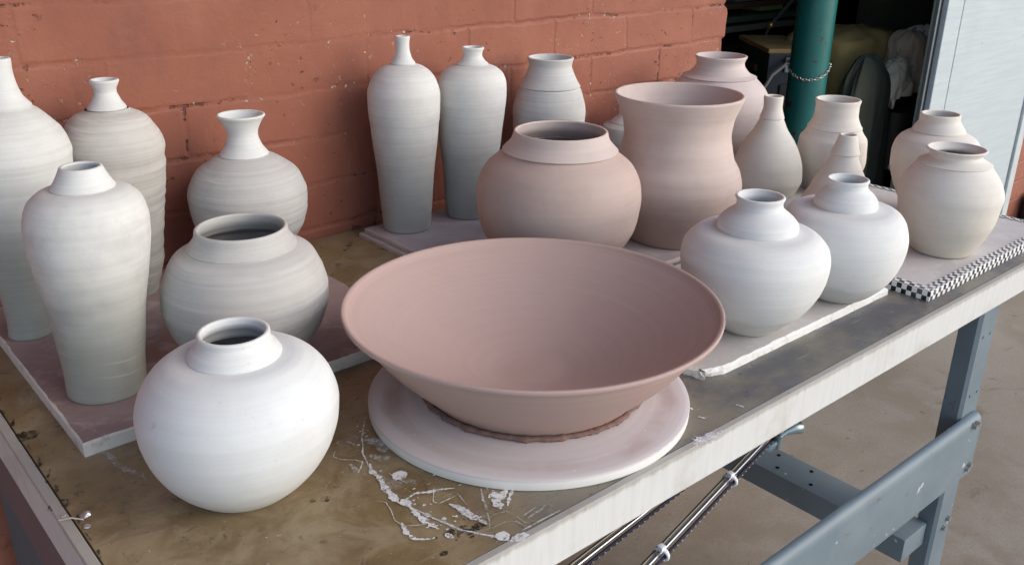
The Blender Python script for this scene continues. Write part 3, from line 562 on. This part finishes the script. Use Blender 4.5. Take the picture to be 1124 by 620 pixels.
# scraps on the table
def scraps():
    bm = bmesh.new(); a, b = SPLASH['str']; tube(bm, [W(a[0], a[1], .006), W((a[0]+b[0])/2, (a[1]+b[1])/2, .010), W(b[0], b[1], .004)], .0007, 6)
    o = link('string', bm, plain('pale string', (.45, .42, .36), .8, .2), None); tag(o, 'short pale string lying at the left edge of the table', 'string')
    fm = plain('crumpled foil', (.7, .7, .72), .25, .5, .8, bump=.4, scale=80)
    for (p, r, l) in ((SPLASH['foil'][0], .0052, 'largest shiny foil scrap at the end of the pale string'), (SPLASH['foil'][2], .0035, 'small foil scrap just in front of the pale string'), (SPLASH['foil'][3], .0022, 'tiny foil scrap by the table\'s left edge, behind the string')):
        bm = bmesh.new(); bmesh.ops.create_icosphere(bm, subdivisions=2, radius=r)
        for v in bm.verts: v.co = v.co*(1+.5*noise.noise(v.co*400+Vector((p[0]*90, 0, 0)))); v.co.z = v.co.z*.55
        zmin = min(v.co.z for v in bm.verts)
        for v in bm.verts: v.co.z -= zmin
        o = link('foil_scrap', bm, fm, None, 25); o.location = W(p[0], p[1], .0002); tag(o, l, 'foil', 'foil scraps on the table')
scraps()

# ------------------------------------------------------------------ bar clamps under the table
chrome = plain('chrome rod', (.58, .59, .62), .32, .5, 1.0, var=.05, bump=.03); dark_rack = plain('notched dark bar', (.05, .045, .07), .4, .5, .5)
tie = plain('white cable tie', (.75, .76, .80), .5, .4, var=.05)
def bar_clamp(a, b, label, ties, handle):
    A = W(*a); B = W(*b); root = thing('bar_clamp', label, 'clamp', A, 'bar clamps slung below the table'); d = (B-A).normalized(); u = d.cross(Vector((0, 0, 1))).normalized()
    def L(p): return p-A
    bm = bmesh.new(); tube(bm, [L(A), L(B)], .0026, 12); link('rod', bm, chrome, root, 40)
    bm = bmesh.new(); tube(bm, [L(A)-u*.005+Vector((0, 0, .002)), L(B)-u*.005+Vector((0, 0, .002))], .0021, 10); link('rod', bm, plain('tarnished rod', (.16, .15, .13), .4, .5, .8) if not bpy.data.materials.get('tarnished rod') else bpy.data.materials['tarnished rod'], root, 40)
    bm = bmesh.new(); n = int((B-A).length/.012); w = .0022
    prev = None
    for i in range(n*2+1):
        p = L(A)+d*(B-A).length*i/(n*2)+u*.0058-Vector((0, 0, .001)); h = .0045 if i % 2 else .0026
        ring = [bm.verts.new(p+Vector((0, 0, -h))), bm.verts.new(p+u*w+Vector((0, 0, -h))), bm.verts.new(p+u*w+Vector((0, 0, .002))), bm.verts.new(p+Vector((0, 0, .002)))]
        if prev:
            for k in range(4): bm.faces.new((prev[k], prev[(k+1) % 4], ring[(k+1) % 4], ring[k]))
        prev = ring
    link('rack', bm, dark_rack, root)
    bm = bmesh.new()
    for i in range(n):
        p = L(A)+d*(B-A).length*(i+.5)/n+u*.0101-Vector((0, 0, .0005)); bmesh.ops.create_icosphere(bm, subdivisions=1, radius=.0011, matrix=Matrix.Translation(p))
    link('rack_teeth', bm, chrome, root)
    for t_ in ties:
        c = L(A.lerp(B, t_))+u*.002
        bm = bmesh.new(); torus(bm, c, 0.0100, .0019, d, 22, 8, .7, u); torus(bm, c+d*.005, 0.0098, .0016, d+u*.3, 22, 8, .7, u)
        box(bm, [c.x-.004, c.y-.004, c.z+.006], [c.x+.004, c.y+.004, c.z+.013], .001); link('cable_tie', bm, tie, root, 40)
    bm = bmesh.new(); hz = (W(0, 0, -.089)-W(*a)).z   # hanger up to the underside of the top
    e = L(B)-d*.02; tube(bm, [e, Vector((e.x, e.y, hz))], .004, 10); link('hanger', bm, dark_rack, root, 40)
    if handle:
        h = W(*handle)-A; zm = plain('zinc wing handle', (.28, .36, .38), .35, .5, .7)
        bm = bmesh.new(); tube(bm, [h+Vector((0, 0, .022)), h-Vector((0, 0, .016))], .0055, 12)
        tube(bm, [h+Vector((-.004, -.002, .004)), h+Vector((.008, -.004, .010)), h+Vector((.020, -.009, .014)), h+Vector((.030, -.014, .013)), h+Vector((.034, -.016, .012))], [.004, .006, .0095, .009, .005], 14)
        tube(bm, [h+Vector((.002, .001, -.004)), h+Vector((-.008, .006, -.012)), h+Vector((-.012, .010, -.02))], [.0045, .0065, .006], 12)
        tube(bm, [h+Vector((0, 0, .01)), L(B)-d*.02], .0035, 8); link('wing_handle', bm, zm, root, 40)
bar_clamp((1.02, .9195, -.25), (1.93, 1.1165, -.25), 'longer chrome notched bar clamp with two white cable ties and a wing handle', (.27, .635), (1.841, 1.069, -.243))
bar_clamp((.86, 1.027, -.25), (1.62, 1.121, -.25), 'shorter notched bar clamp lying behind the other, under the table front edge', (.2,), None)

# ------------------------------------------------------------------ ground
def ground():
    t = NT('worn concrete', .75, .3); v = t.obj; f = t.noise(v, 1.1, 6, .6, .5); f2 = t.noise(v, 7, 6, .65, .4)
    c = t.mix(t.ramp(f, .35, .65), (.275, .225, .165), (.355, .305, .24)); c = t.mix(t.ramp(f2, .42, .68, 0, .7), c, (.37, .33, .27))
    c = t.mix(t.ramp(t.noise(v, 3.2, 5, .7, 1.4), .60, .70, 0, .45), c, (.14, .11, .08))
    c = t.mix(t.ramp(t.noise(t.mapping(v, (1, 3, 1), rot=(0, 0, .6)), 2.2, 4, .6), .60, .78, 0, .25), c, (.46, .41, .35))
    c = t.mix(t.ramp(t.noise(v, 34, 3, .6, .6), .69, .74, 0, .7), c, (.06, .045, .03)); c = t.mix(t.ramp(t.noise(v, 150, 4, .75), .42, .62, 0, .35), c, (.20, .165, .125))
    gx = t.xyz(v); line = t.math('ABSOLUTE', t.math('SUBTRACT', t.math('ADD', gx[0], t.math('MULTIPLY', gx[1], .12)), 1.30)); c = t.mix(t.math('SUBTRACT', 1.0, t.ramp(line, .001, .004)), c, (.11, .085, .06))
    t.col(c); t.nrm(t.bump(t.math('ADD', f2, t.math('MULTIPLY', t.noise(v, 120, 4), .6)), .2, .003)); t.rough(t.ramp(f2, .3, .7, .55, .85))
    bm = bmesh.new(); bmesh.ops.create_grid(bm, x_segments=1, y_segments=1, size=150); o = link('ground', bm, t.m); o['kind'] = 'structure'
ground()
def bounce():  # pale ground added out of view to bounce fill light upward
    t = NT('pale yard paving', .85, .2); v = t.obj; f = t.noise(v, .8, 6, .6); t.col(t.mix(t.ramp(f, .35, .65), (.42, .40, .37), (.52, .50, .47))); t.nrm(t.bump(t.noise(v, 30, 4), .2, .004))
    bm = bmesh.new(); box(bm, [-40, -40, -.2], [40, -.6, .004]); o = link('bounce_paving', bm, t.m); o['kind'] = 'structure'
bounce()

# ------------------------------------------------------------------ building
WY = 2.545; TH = .38
def brick_wall():
    t = NT('red painted brick', .62, .35); v = t.obj; x, y, z = t.xyz(v)
    d1 = t.math('MULTIPLY', t.math('SUBTRACT', t.noise(v, 6, 3), .5), .030); d2 = t.math('MULTIPLY', t.math('SUBTRACT', t.noise(t.mapping(v, (1, 1, 1), (3, 5, 1)), 6, 3), .5), .022)
    d3 = t.math('MULTIPLY', t.math('SUBTRACT', t.noise(v, 40, 3), .5), .008)
    uv = t.comb(t.math('ADD', t.math('ADD', x, d1), d3), t.math('ADD', t.math('ADD', z, d2), d3), 0.0)
    br = t.n('ShaderNodeTexBrick'); br.offset = .5; br.squash = 1.0
    t.put(br.inputs['Vector'], t.mapping(uv, (1, 1, 1), (-.687+.235*4, -1.2196+.0853*20, 0)))
    br.inputs['Scale'].default_value = 1; br.inputs['Brick Width'].default_value = .235; br.inputs['Row Height'].default_value = .0853; br.inputs['Mortar Size'].default_value = .0075; br.inputs['Mortar Smooth'].default_value = .85
    br.inputs['Color1'].default_value = (1, 1, 1, 1); br.inputs['Color2'].default_value = (.0, .0, .0, 1); br.inputs['Mortar'].default_value = (.5, .5, .5, 1)
    mort = br.outputs['Fac']; tint = br.outputs['Color']
    big = t.noise(v, 2.3, 4); mid = t.noise(v, 12, 5, .6)
    c = t.mix(t.ramp(big, .35, .65), (.272, .091, .056), (.322, .117, .076)); c = t.mix(t.ramp(mid, .40, .72, 0, .5), c, (.235, .092, .065))
    tv = t.n('ShaderNodeSeparateColor'); t.put(tv.inputs[0], tint); c = t.mix(t.ramp(t.noise(t.mapping(v, (1.4, 1, .5)), 3.6, 5, .65), .52, .72, 0, .45), c, (.36, .145, .098)); c = t.mix(t.ramp(t.noise(t.mapping(v, (1, 1, .35), (5, 3, 1)), 7, 5, .7), .60, .74, 0, .5), c, (.19, .072, .052))
    c = t.mix(t.math('MULTIPLY', tv.outputs[0], .12), c, (.34, .128, .086))
    # fine dark cracks along some joints, and chips down to pale plaster
    thin = t.ramp(mort, .80, .98); area = t.ramp(t.noise(v, 7, 4, .6), .49, .60); crack = t.math('MULTIPLY', t.math('MULTIPLY', thin, area), t.ramp(t.noise(v, 60, 3), .45, .60))
    c = t.mix(t.math('MULTIPLY', crack, .75), c, (.075, .032, .024))
    holes = t.math('MULTIPLY', t.ramp(t.noise(v, 75, 3, .6), .665, .70), t.ramp(t.noise(v, 4.2, 3), .50, .60)); c = t.mix(t.math('MULTIPLY', holes, .7), c, (.10, .04, .03))
    near = t.ramp(mort, .02, .6, .25, 1); chip = t.math('MULTIPLY', t.math('MULTIPLY', t.ramp(t.noise(t.mapping(v, (1, 1, 1), (2, 2, 7)), 85, 3, .6), .645, .68), t.ramp(t.noise(t.mapping(v, (1, 1, 1), (9, 1, 4)), 5.0, 3), .49, .58)), near)
    c = t.mix(chip, c, (.62, .54, .42)); t.col(c)
    h = t.math('SUBTRACT', t.math('MULTIPLY', t.noise(v, 14, 6, .62), .75), t.math('MULTIPLY', t.math('MULTIPLY', mort, t.ramp(t.noise(v, 3.1, 3), .35, .65, .2, .8)), .48)); h = t.math('ADD', h, t.math('MULTIPLY', tv.outputs[0], .18)); h = t.math('SUBTRACT', h, t.math('ADD', t.math('MULTIPLY', crack, .9), t.math('ADD', chip, holes)))
    n1 = t.bump(h, .68, .006); t.nrm(t.bump(t.noise(v, 170, 5, .65), .3, .002, n1)); t.rough(t.ramp(mid, .3, .7, .5, .72))
    ztop = 3.6; yb = WY*S; bm = bmesh.new()
    # end of the wall at the opening steps in and out brick by brick
    pts = [(-4.0, 0), (3.44*S, 0)]; zz = 0.0; i = 0; xe = 3.44*S
    zs = [1.2196+.0853*k for k in range(-14, 12)]
    ledge = []
    for zc in zs:
        j = random.uniform(-.007, .006); ledge += [(xe+j+random.uniform(-.002, .002), zc-.0853+.008), (xe+j, zc-.05), (xe+j+random.uniform(-.003, .003), zc-.02), (xe+j-.003, zc-.008), (xe-.009+random.uniform(-.003, .002), zc)]
    ledge = [p for p in ledge if .03 < p[1] < 2.05]; pts += ledge+[(xe, 2.1), (-4.0, 2.1)]
    extrude_poly(bm, [(a, yb, b) for a, b in pts], (0, TH*S, 0))
    box(bm, [-4.0, yb, 2.1], [9.0, yb+TH*S, ztop]); box(bm, [7.052*S, yb, 0], [9.0, yb+TH*S, 2.1])
    o = link('brick_wall', bm, t.m); tag(o, 'red painted brick wall with chipped paint, behind the table', 'wall')
brick_wall()

def interior():
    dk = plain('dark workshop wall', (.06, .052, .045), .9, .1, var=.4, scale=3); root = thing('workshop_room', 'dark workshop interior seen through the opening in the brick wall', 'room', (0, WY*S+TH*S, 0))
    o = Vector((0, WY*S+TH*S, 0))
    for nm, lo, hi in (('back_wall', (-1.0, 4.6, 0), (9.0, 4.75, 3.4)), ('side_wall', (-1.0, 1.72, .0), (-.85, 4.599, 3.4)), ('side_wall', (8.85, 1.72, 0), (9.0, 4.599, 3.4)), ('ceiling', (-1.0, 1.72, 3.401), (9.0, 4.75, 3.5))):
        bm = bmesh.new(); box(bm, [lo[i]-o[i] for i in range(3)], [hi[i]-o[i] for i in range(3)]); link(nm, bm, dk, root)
interior()

def steel_door():
    t = NT('pale grey door paint', .45, .4); v = t.obj; x, y, z = t.xyz(v)
    f = t.noise(t.mapping(v, (1.2, 1, 22)), 3, 5, .6); c = t.mix(t.ramp(f, .3, .7), (.44, .505, .53), (.50, .56, .58)); 
    c = t.mix(t.ramp(t.noise(v, 30, 4), .69, .74, 0, .7), c, (.20, .22, .22)); c = t.mix(t.ramp(t.noise(v, 2.2, 3), .55, .8, 0, .35), c, (.33, .38, .41))
    t.col(c); t.nrm(t.bump(t.math('ADD', f, t.math('MULTIPLY', t.noise(v, 60, 3), .2)), .3, .003)); m = t.m
    org = W(5.4, WY, -TZ/S); root = thing('steel_door', 'pale blue-grey steel door with scuffed ribbed panel, right of the dark opening', 'door', org)
    def part(nm, x0, x1, y0, y1, mat, b=.002, z1=2.098):
        bm = bmesh.new(); lo = W(x0, y0, -TZ/S)-org; hi = W(x1, y1, 0)-org; lo.z = .0; hi.z = z1; box(bm, lo, hi, b); link(nm, bm, mat, root)
    black = plain('black rubber seal', (.012, .013, .015), .6, .3); trim = plain('dull steel trim', (.16, .19, .21), .4, .5, .4)
    part('jamb_trim', 5.435, 5.455, WY-.01, WY+.012, trim); part('seal', 5.457, 5.505, WY+.0, WY+.02, black); part('stile', 5.507, 5.705, WY-.03, WY+.06, m, .004)
    part('groove', 5.707, 5.722, WY+.01, WY+.05, black, 0); part('panel', 5.724, 6.945, WY-.025, WY+.05, m, .004); part('stile', 6.95, 7.045, WY-.045, WY+.05, plain('pale door edge', (.52, .56, .57), .5, .4), .004)
steel_door()
bm = bmesh.new(); box(bm, [7.36*S, 2.30*S, 0], [7.36*S+.30, 2.52*S, .30], .02); o = link('plastic_crate', bm, plain('black plastic', (.012, .012, .014), .5, .4)); o_ = o
tag(o, 'black plastic crate low against the red wall, right of the steel door', 'crate')

def added_roof():  # unseen roof, added to block overhead sky and shape the light
    root = thing('added_roof', 'added unseen roof over the table, blocking light from overhead', 'roof', (0, WY*S, 2.7))
    bm = bmesh.new(); box(bm, [-4, ROOFY-WY*S, 0], [ROOFX, -.004, .06]); link('deck', bm, plain('grey roof boards', (.34, .33, .31), .8, .2, var=.2, scale=5), root)
    for k in range(4):
        bm = bmesh.new(); box(bm, [-3.6+k*1.5, ROOFY-WY*S+.05, -.121], [-3.55+k*1.5, -.004, -.001], .003); link('rafter', bm, plain('grey rafter', (.30, .28, .26), .8, .2) if not bpy.data.materials.get('grey rafter') else bpy.data.materials['grey rafter'], root)
added_roof()

# ------------------------------------------------------------------ things inside the opening
def pole():
    t = NT('green gloss pole paint', .32, .5); v = t.obj; c = t.mix(t.ramp(t.noise(v, 5, 4), .35, .65), (.008, .105, .098), (.012, .135, .125))
    c = t.mix(t.math('MULTIPLY', t.ramp(t.noise(v, 26, 3), .65, .672), .9), c, (.07, .02, .022)); t.col(c); t.nrm(t.bump(t.noise(v, 50, 4), .2, .002))
    c0 = W(4.845, 2.96, -TZ/S); bm = bmesh.new(); tube(bm, [Vector((0, 0, 0)), Vector((0, 0, 3.39))], .064, 40); o = link('steel_pole', bm, t.m, None, 40); o.location = c0
    tag(o, 'dark green painted steel pole with rusty chips, just inside the opening', 'pole')
    bm = bmesh.new(); n = 44; R = .0685
    vd = Vector((-c0.x, -c0.y)).normalized(); z0 = .962
    for k in range(n):
        a = 2*math.pi*k/n; d = Vector((math.cos(a), math.sin(a))); sag = -.045*max(0, d.dot(vd))+.006
        p = Vector((d.x*R, d.y*R, sag)); tan = Vector((-d.y, d.x, 0)); rad = Vector((d.x, d.y, 0)); ax = (rad if k % 2 else Vector((0, 0, 1)))
        torus(bm, p, .0060, .0015, ax, 12, 6, .62, tan)
    o = link('chain', bm, plain('galvanised chain', (.50, .49, .47), .35, .5, .9, bump=0), None, 50); o.location = (c0.x, c0.y, z0); tag(o, 'thin steel chain looped round the green pole', 'chain')
pole()

def folds(name, label, cat, cx, cy, z0, z1, rx, ry, c, amp=.03, k=7, power=3.0, top=.12, seed=1.0, tilt=0.0, rot=0.0, rough=.9):
    """cloth hanging over something: rounded-box rings with folds that deepen downwards"""
    bm = bmesh.new(); seg = 120; N = 34; rings = []; cz = W(cx, cy, z0); H = (z1-z0)*S
    for i in range(N+1):
        u = i/N
        if u < .25: s = math.sin(u/.25*math.pi/2); zf = 1-top*(1-math.cos(u/.25*math.pi/2)); 
        else: s = 1+.10*(u-.25); zf = (1-top)*(1-(u-.25)/.75)
        ring = []
        for q in range(seg):
            a = 2*math.pi*q/seg; ca, sa = math.cos(a), math.sin(a)
            sup = (abs(ca)**power+abs(sa)**power)**(-1/power); g = max(0, u-.2)
            f = 1+amp*g*2*(math.sin(k*a+2*noise.noise((ca*1.5, sa*1.5, seed)) )+1.2*noise.noise((ca*3, sa*3, u*1.5+seed)))+.05*noise.noise((ca*2, sa*2, u*3+seed*3))
            x = ca*sup*s*rx*S*f; y = sa*sup*s*ry*S*f
            cr = abs(noise.noise((math.cos(a)*1.7+seed, math.sin(a)*1.7, u*1.1)))+.6*abs(noise.noise((math.cos(a)*4+seed, math.sin(a)*4, u*2.4))); f -= amp*1.1*(cr-.3)*min(1, u*4); x = ca*sup*s*rx*S*f; y = sa*sup*s*ry*S*f
            z = zf*H+tilt*x-.03*abs(noise.noise((ca*s*2.5+seed, sa*s*2.5, 3.3)))*(1-u)+.012*noise.noise((ca*s*3, sa*s*3, seed))*(1-u)
            if i == N: z = .0
            ring.append(bm.verts.new((x*math.cos(rot)-y*math.sin(rot), x*math.sin(rot)+y*math.cos(rot), z)))
        rings.append(ring)
    for a, b in zip(rings, rings[1:]):
        for q in range(seg): bm.faces.new((a[q], b[q], b[(q+1) % seg], a[(q+1) % seg]))
    bm.faces.new(rings[-1][::-1])
    bmesh.ops.remove_doubles(bm, verts=bm.verts, dist=1e-5)
    o = link(name, bm, plain(name+' cloth', c, rough, .1, var=.3, scale=9, bump=.3), None, 179); o.location = cz; return tag(o, label, cat)
FZ = -TZ/S
def cabinet():
    cs = [(5.09, 3.40), (5.51, 3.93)]; a = W(*cs[0], .2); b = W(*cs[1], .2); e = (b-a).normalized(); nrm = Vector((e.y, -e.x, 0)); 
    if nrm.x < 0: nrm = -nrm
    e = (a-b).normalized()
    # near corner at a, far-left corner at b; depth along nrm
    root = thing('equipment_cabinet', 'dark blue equipment cabinet with dusty ochre top, left of the green pole', 'cabinet', (a.x, a.y, 0)); H = a.z; L = (b-a).length; D = .17
    Rm = Matrix(((-e.x, nrm.x, 0), (-e.y, nrm.y, 0), (0, 0, 1)))
    def bx(nm, lo, hi, m, bev=.004):
        bm = bmesh.new(); box(bm, lo, hi, bev)
        for v in bm.verts: v.co = Rm @ v.co
        bmesh.ops.recalc_face_normals(bm, faces=bm.faces); link(nm, bm, m, root)
    body = plain('dark navy enamel', (.022, .034, .048), .4, .4); bx('body', (0, 0, .0), (L, D, H-.018), body); bx('top', (-.006, -.006, H-.017), (L+.006, D+.006, H), plain('dusty ochre top', (.30, .21, .09), .7, .3, var=.4, scale=20))
    bx('handle', (.12, -.012, H-.10), (.20, -.001, H-.075), plain('dull handle', (.11, .07, .05), .5, .4)); bx('name_plate', (-.012, .06, H-.085), (-.001, .12, H-.03), plain('pale plate', (.25, .3, .36), .5, .3))
    bx('vent_panel', (-.010, .05, H-.26), (-.001, .20, H-.13), plain('grey grille', (.035, .035, .035), .6, .3))
    rod = bmesh.new(); tube(rod, [Vector((.10, .12, H)), Vector((.10, .12, H+.42))], .004, 8); 
    for v in rod.verts: v.co = Rm @ v.co
    o = link('rod', rod, plain('dull rod', (.22, .20, .17), .4, .5, .6), root)
    bm = bmesh.new(); P = [(-.04, .16, H+.01), (-.03, .08, H-.03), (-.028, .01, H-.09), (-.026, -.03, H-.17), (-.026, -.045, H-.26), (-.026, -.03, H-.40)]
    tube(bm, [Vector((a.x, a.y, 0))+Rm @ Vector(p) for p in P], .0065, 10); o = link('hose', bm, plain('grey hose', (.30, .29, .27), .6, .3), None, 60); tag(o, 'grey hose hanging in a curve over the corner of the dark cabinet', 'hose')
cabinet()
folds('dust_cover', 'ochre dust cover draped over a machine behind the green pole', 'cover', 5.90, 3.36, FZ, .30, .40, .26, (.40, .28, .11), .04, 9, 6, .05, 2.0)
folds('canvas_drape', 'dark green canvas hanging in front of the ochre cover', 'cover', 5.50, 2.93, FZ, .195, .25, .09, (.062, .066, .05), .30, 6, 2.3, .16, 5.0, -.25)
bm = bmesh.new(); box(bm, [0, 0, 0], [.44, .06, 2.2], .006); o = link('olive_locker', bm, plain('olive locker paint', (.13, .14, .10), .6, .3)); o.location = W(6.86, 3.75, FZ); o.rotation_euler = (0, 0, -.25); tag(o, 'flat dark olive panel standing upright at the back of the workshop', 'panel')
def stool():
    root = thing('machine_stand', 'black machine on a stand below the heaped cloths, inside the opening', 'machine', W(6.02, 2.97, FZ))
    bm = bmesh.new(); tube(bm, [(0, 0, .50), (0, 0, .52), (0, 0, .74), (0, 0, .76)], [.13, .15, .15, .12], 24); link('drum', bm, plain('black machine paint', (.008, .009, .012), .4, .4), root, 40)
    for dx, dy in ((-.1, -.1), (.1, -.1), (.1, .1), (-.1, .1)):
        bm = bmesh.new(); tube(bm, [(dx*1.25, dy*1.25, 0), (dx*.8, dy*.8, .51)], .012, 10); link('leg', bm, plain('black leg', (.01, .01, .012), .5, .3) if not bpy.data.materials.get('black leg') else bpy.data.materials['black leg'], root, 40)
    bm = bmesh.new(); box(bm, [-.185, -.13, .33], [-.155, -.115, .64], .003); link('scale_plate', bm, plain('pale scale plate', (.42, .48, .45), .5, .4), root)
    bm = bmesh.new(); torus(bm, (-.215, -.14, .56), .028, .005, (0.5, .8, .2), 22, 8, .55, (1, 0, 0)); link('handle', bm, plain('bright ring handle', (.45, .45, .43), .4, .4, .3), root, 50)
stool()
folds('cloth_heap', 'grey-brown cloth heaped over the black machine', 'cloth', 6.10, 2.99, -.10, .30, .19, .13, (.52, .43, .35), .14, 6, 2.2, .3, 3.0, -.1)
folds('cloth_rag', 'pale grey rag folded over the top of the heaped cloth', 'cloth', 6.19, 2.98, .10, .315, .15, .12, (.74, .73, .71), .12, 5, 2.0, .4, 8.0, .1)
folds('cloth_rag', 'khaki rag hanging off the left side of the heaped cloth', 'cloth', 5.78, 2.92, -.10, .13, .12, .09, (.74, .68, .55), .16, 5, 1.8, .5, 6.0, .6)
bm = bmesh.new(); box(bm, [0, 0, 0], [.085, .06, .06], .003); o = link('orange_box', bm, plain('orange carton', (.65, .24, .05), .6, .3)); o.location = W(7.47, 3.6, .235)
tag(o, 'small orange box on a shelf at the back, beside the door edge', 'box')
def shelf(name, label, x, y, z, w, d, h, c):
    bm = bmesh.new(); box(bm, [0, 0, 0], [w, d, h], .003); o = link(name, bm, plain(name+' wood', c, .7, .2)); return o
def shelving():
    root = thing('workshop_shelving', 'dark greenish shelving at the back of the workshop above the cabinet', 'shelves', W(5.3, 4.3, FZ))
    for z, c in ((.32, (.09, .05, .035)), (.22, (.07, .10, .065)), (.15, (.17, .16, .13)), (.0, (.03, .025, .02)), (-.5, (.03, .025, .02))):
        bm = bmesh.new(); box(bm, [0, 0, TZ+z*S], [.85, .28, TZ+z*S+.025], .002); link('shelf', bm, plain('shelf paint', c, .6, .3), root)
    for xx in (-.03, .855):
        bm = bmesh.new(); box(bm, [xx, 0, 0], [xx+.025, .28, 1.5], .002); link('upright', bm, plain('upright paint', (.02, .018, .015), .7, .2), root)
    bm = bmesh.new(); box(bm, [7.3*S-5.3*S, -.40, TZ+.1*S], [7.9*S-5.3*S, -.33, TZ+.168*S], .002); link('shelf', bm, plain('brown shelf', (.05, .03, .02), .7, .2), root)
    bm = bmesh.new(); box(bm, [.62, .05, TZ+.247*S+.0158], [.80, .15, TZ+.247*S+.045], .003); o = link('paint_tray', bm, plain('pale green tray', (.34, .42, .18), .5, .3)); o.location = W(5.3, 4.3, FZ)
    tag(o, 'pale green tray lying on the dark shelves', 'tray')
shelving()
def clutter():
    for k, (x, y, z, w, d, h, c, l) in enumerate(((5.42, 4.32, .2465, .10, .12, .05, (.20, .12, .07), 'small brown carton on the dark shelves, left of the pale green tray'), (5.95, 4.32, .3645, .16, .12, .07, (.10, .14, .16), 'blue-grey tin box on the top shelf behind the lamp arm'), (5.5, 4.32, .3645, .14, .14, .06, (.22, .06, .04), 'dull red tin box on the top shelf near the wall end'))):
        bm = bmesh.new(); box(bm, [0, 0, 0], [w, d, h], .006); box(bm, [-.003, -.003, h*.72], [w+.003, d+.003, h+.002], .003); o = link('tin_box', bm, plain('tin paint %d' % k, c, .5, .4, var=.4)); o.location = W(x, y, z); tag(o, l, 'box')

clutter()
def lamp_arm():
    root = thing('lamp_arm', 'thin steel arm with brass knuckle, above the dark cabinet', 'lamp arm', W(5.66, 3.8, .27))
    bm = bmesh.new(); tube(bm, [(0, 0, 0), (.28, .02, .16)], .007, 8); link('arm', bm, plain('steel arm', (.20, .20, .19), .4, .5, .7), root, 40)
    bm = bmesh.new(); bmesh.ops.create_uvsphere(bm, u_segments=14, v_segments=10, radius=.014); link('knuckle', bm, plain('brass knuckle', (.45, .33, .12), .35, .5, .8), root, 60)
    bm = bmesh.new(); tube(bm, [(0, 0, 0), (-.05, .15, -.45)], .006, 8); link('post', bm, plain('steel post', (.12, .12, .12), .4, .5, .7), root, 40)
lamp_arm()

# ------------------------------------------------------------------ light, camera
SUN_EL, SUN_DIR = SUNP
def lighting():
    w = bpy.data.worlds.new('World'); bpy.context.scene.world = w; w.use_nodes = True; nt = w.node_tree
    sky = nt.nodes.new('ShaderNodeTexSky'); sky.sky_type = 'NISHITA'; sky.sun_disc = False; sky.sun_elevation = math.radians(SUN_EL); sky.sun_rotation = math.atan2(SUN_DIR[0], SUN_DIR[1]); sky.air_density = 1.0; sky.dust_density = 1.6; sky.ozone_density = 1.0
    bgd = nt.nodes['Background']; nt.links.new(sky.outputs[0], bgd.inputs[0]); bgd.inputs[1].default_value = SKYS
    l = bpy.data.lights.new('sun', 'SUN'); l.energy = SUNS; l.angle = math.radians(SUNA); l.color = (1, .99, .965); o = bpy.data.objects.new('sun', l); C.objects.link(o)
    d = Vector((SUN_DIR[0]*math.cos(math.radians(SUN_EL)), SUN_DIR[1]*math.cos(math.radians(SUN_EL)), math.sin(math.radians(SUN_EL)))); o.rotation_euler = d.to_track_quat('Z', 'Y').to_euler(); o.location = (0, -3, 6)
lighting()
cam = bpy.data.cameras.new('camera'); co = bpy.data.objects.new('camera', cam); C.objects.link(co); bpy.context.scene.camera = co
cam.sensor_fit = 'HORIZONTAL'; cam.sensor_width = 36; cam.lens = 1003/1124*36; cam.clip_end = 400; cam.clip_start = .02
p = math.radians(22.23); r = math.radians(.7); th = math.radians(41.0)
F = Vector((0, math.cos(p), -math.sin(p))); Rv = Vector((1, 0, 0)); U = Rv.cross(F); R2 = Rv*math.cos(r)+U*math.sin(r); U2 = -Rv*math.sin(r)+U*math.cos(r)
Rz = Matrix(((math.cos(th), math.sin(th), 0), (-math.sin(th), math.cos(th), 0), (0, 0, 1)))
R2, U2, F = Rz @ R2, Rz @ U2, Rz @ F
co.matrix_world = Matrix(((R2.x, U2.x, -F.x, 0), (R2.y, U2.y, -F.y, 0), (R2.z, U2.z, -F.z, TZ+S), (0, 0, 0, 1)))
sc = bpy.context.scene; sc.view_settings.view_transform = 'Standard'; sc.view_settings.look = 'None'; sc.view_settings.exposure = EXPO; sc.view_settings.gamma = 1; sc.view_settings.use_curve_mapping = False
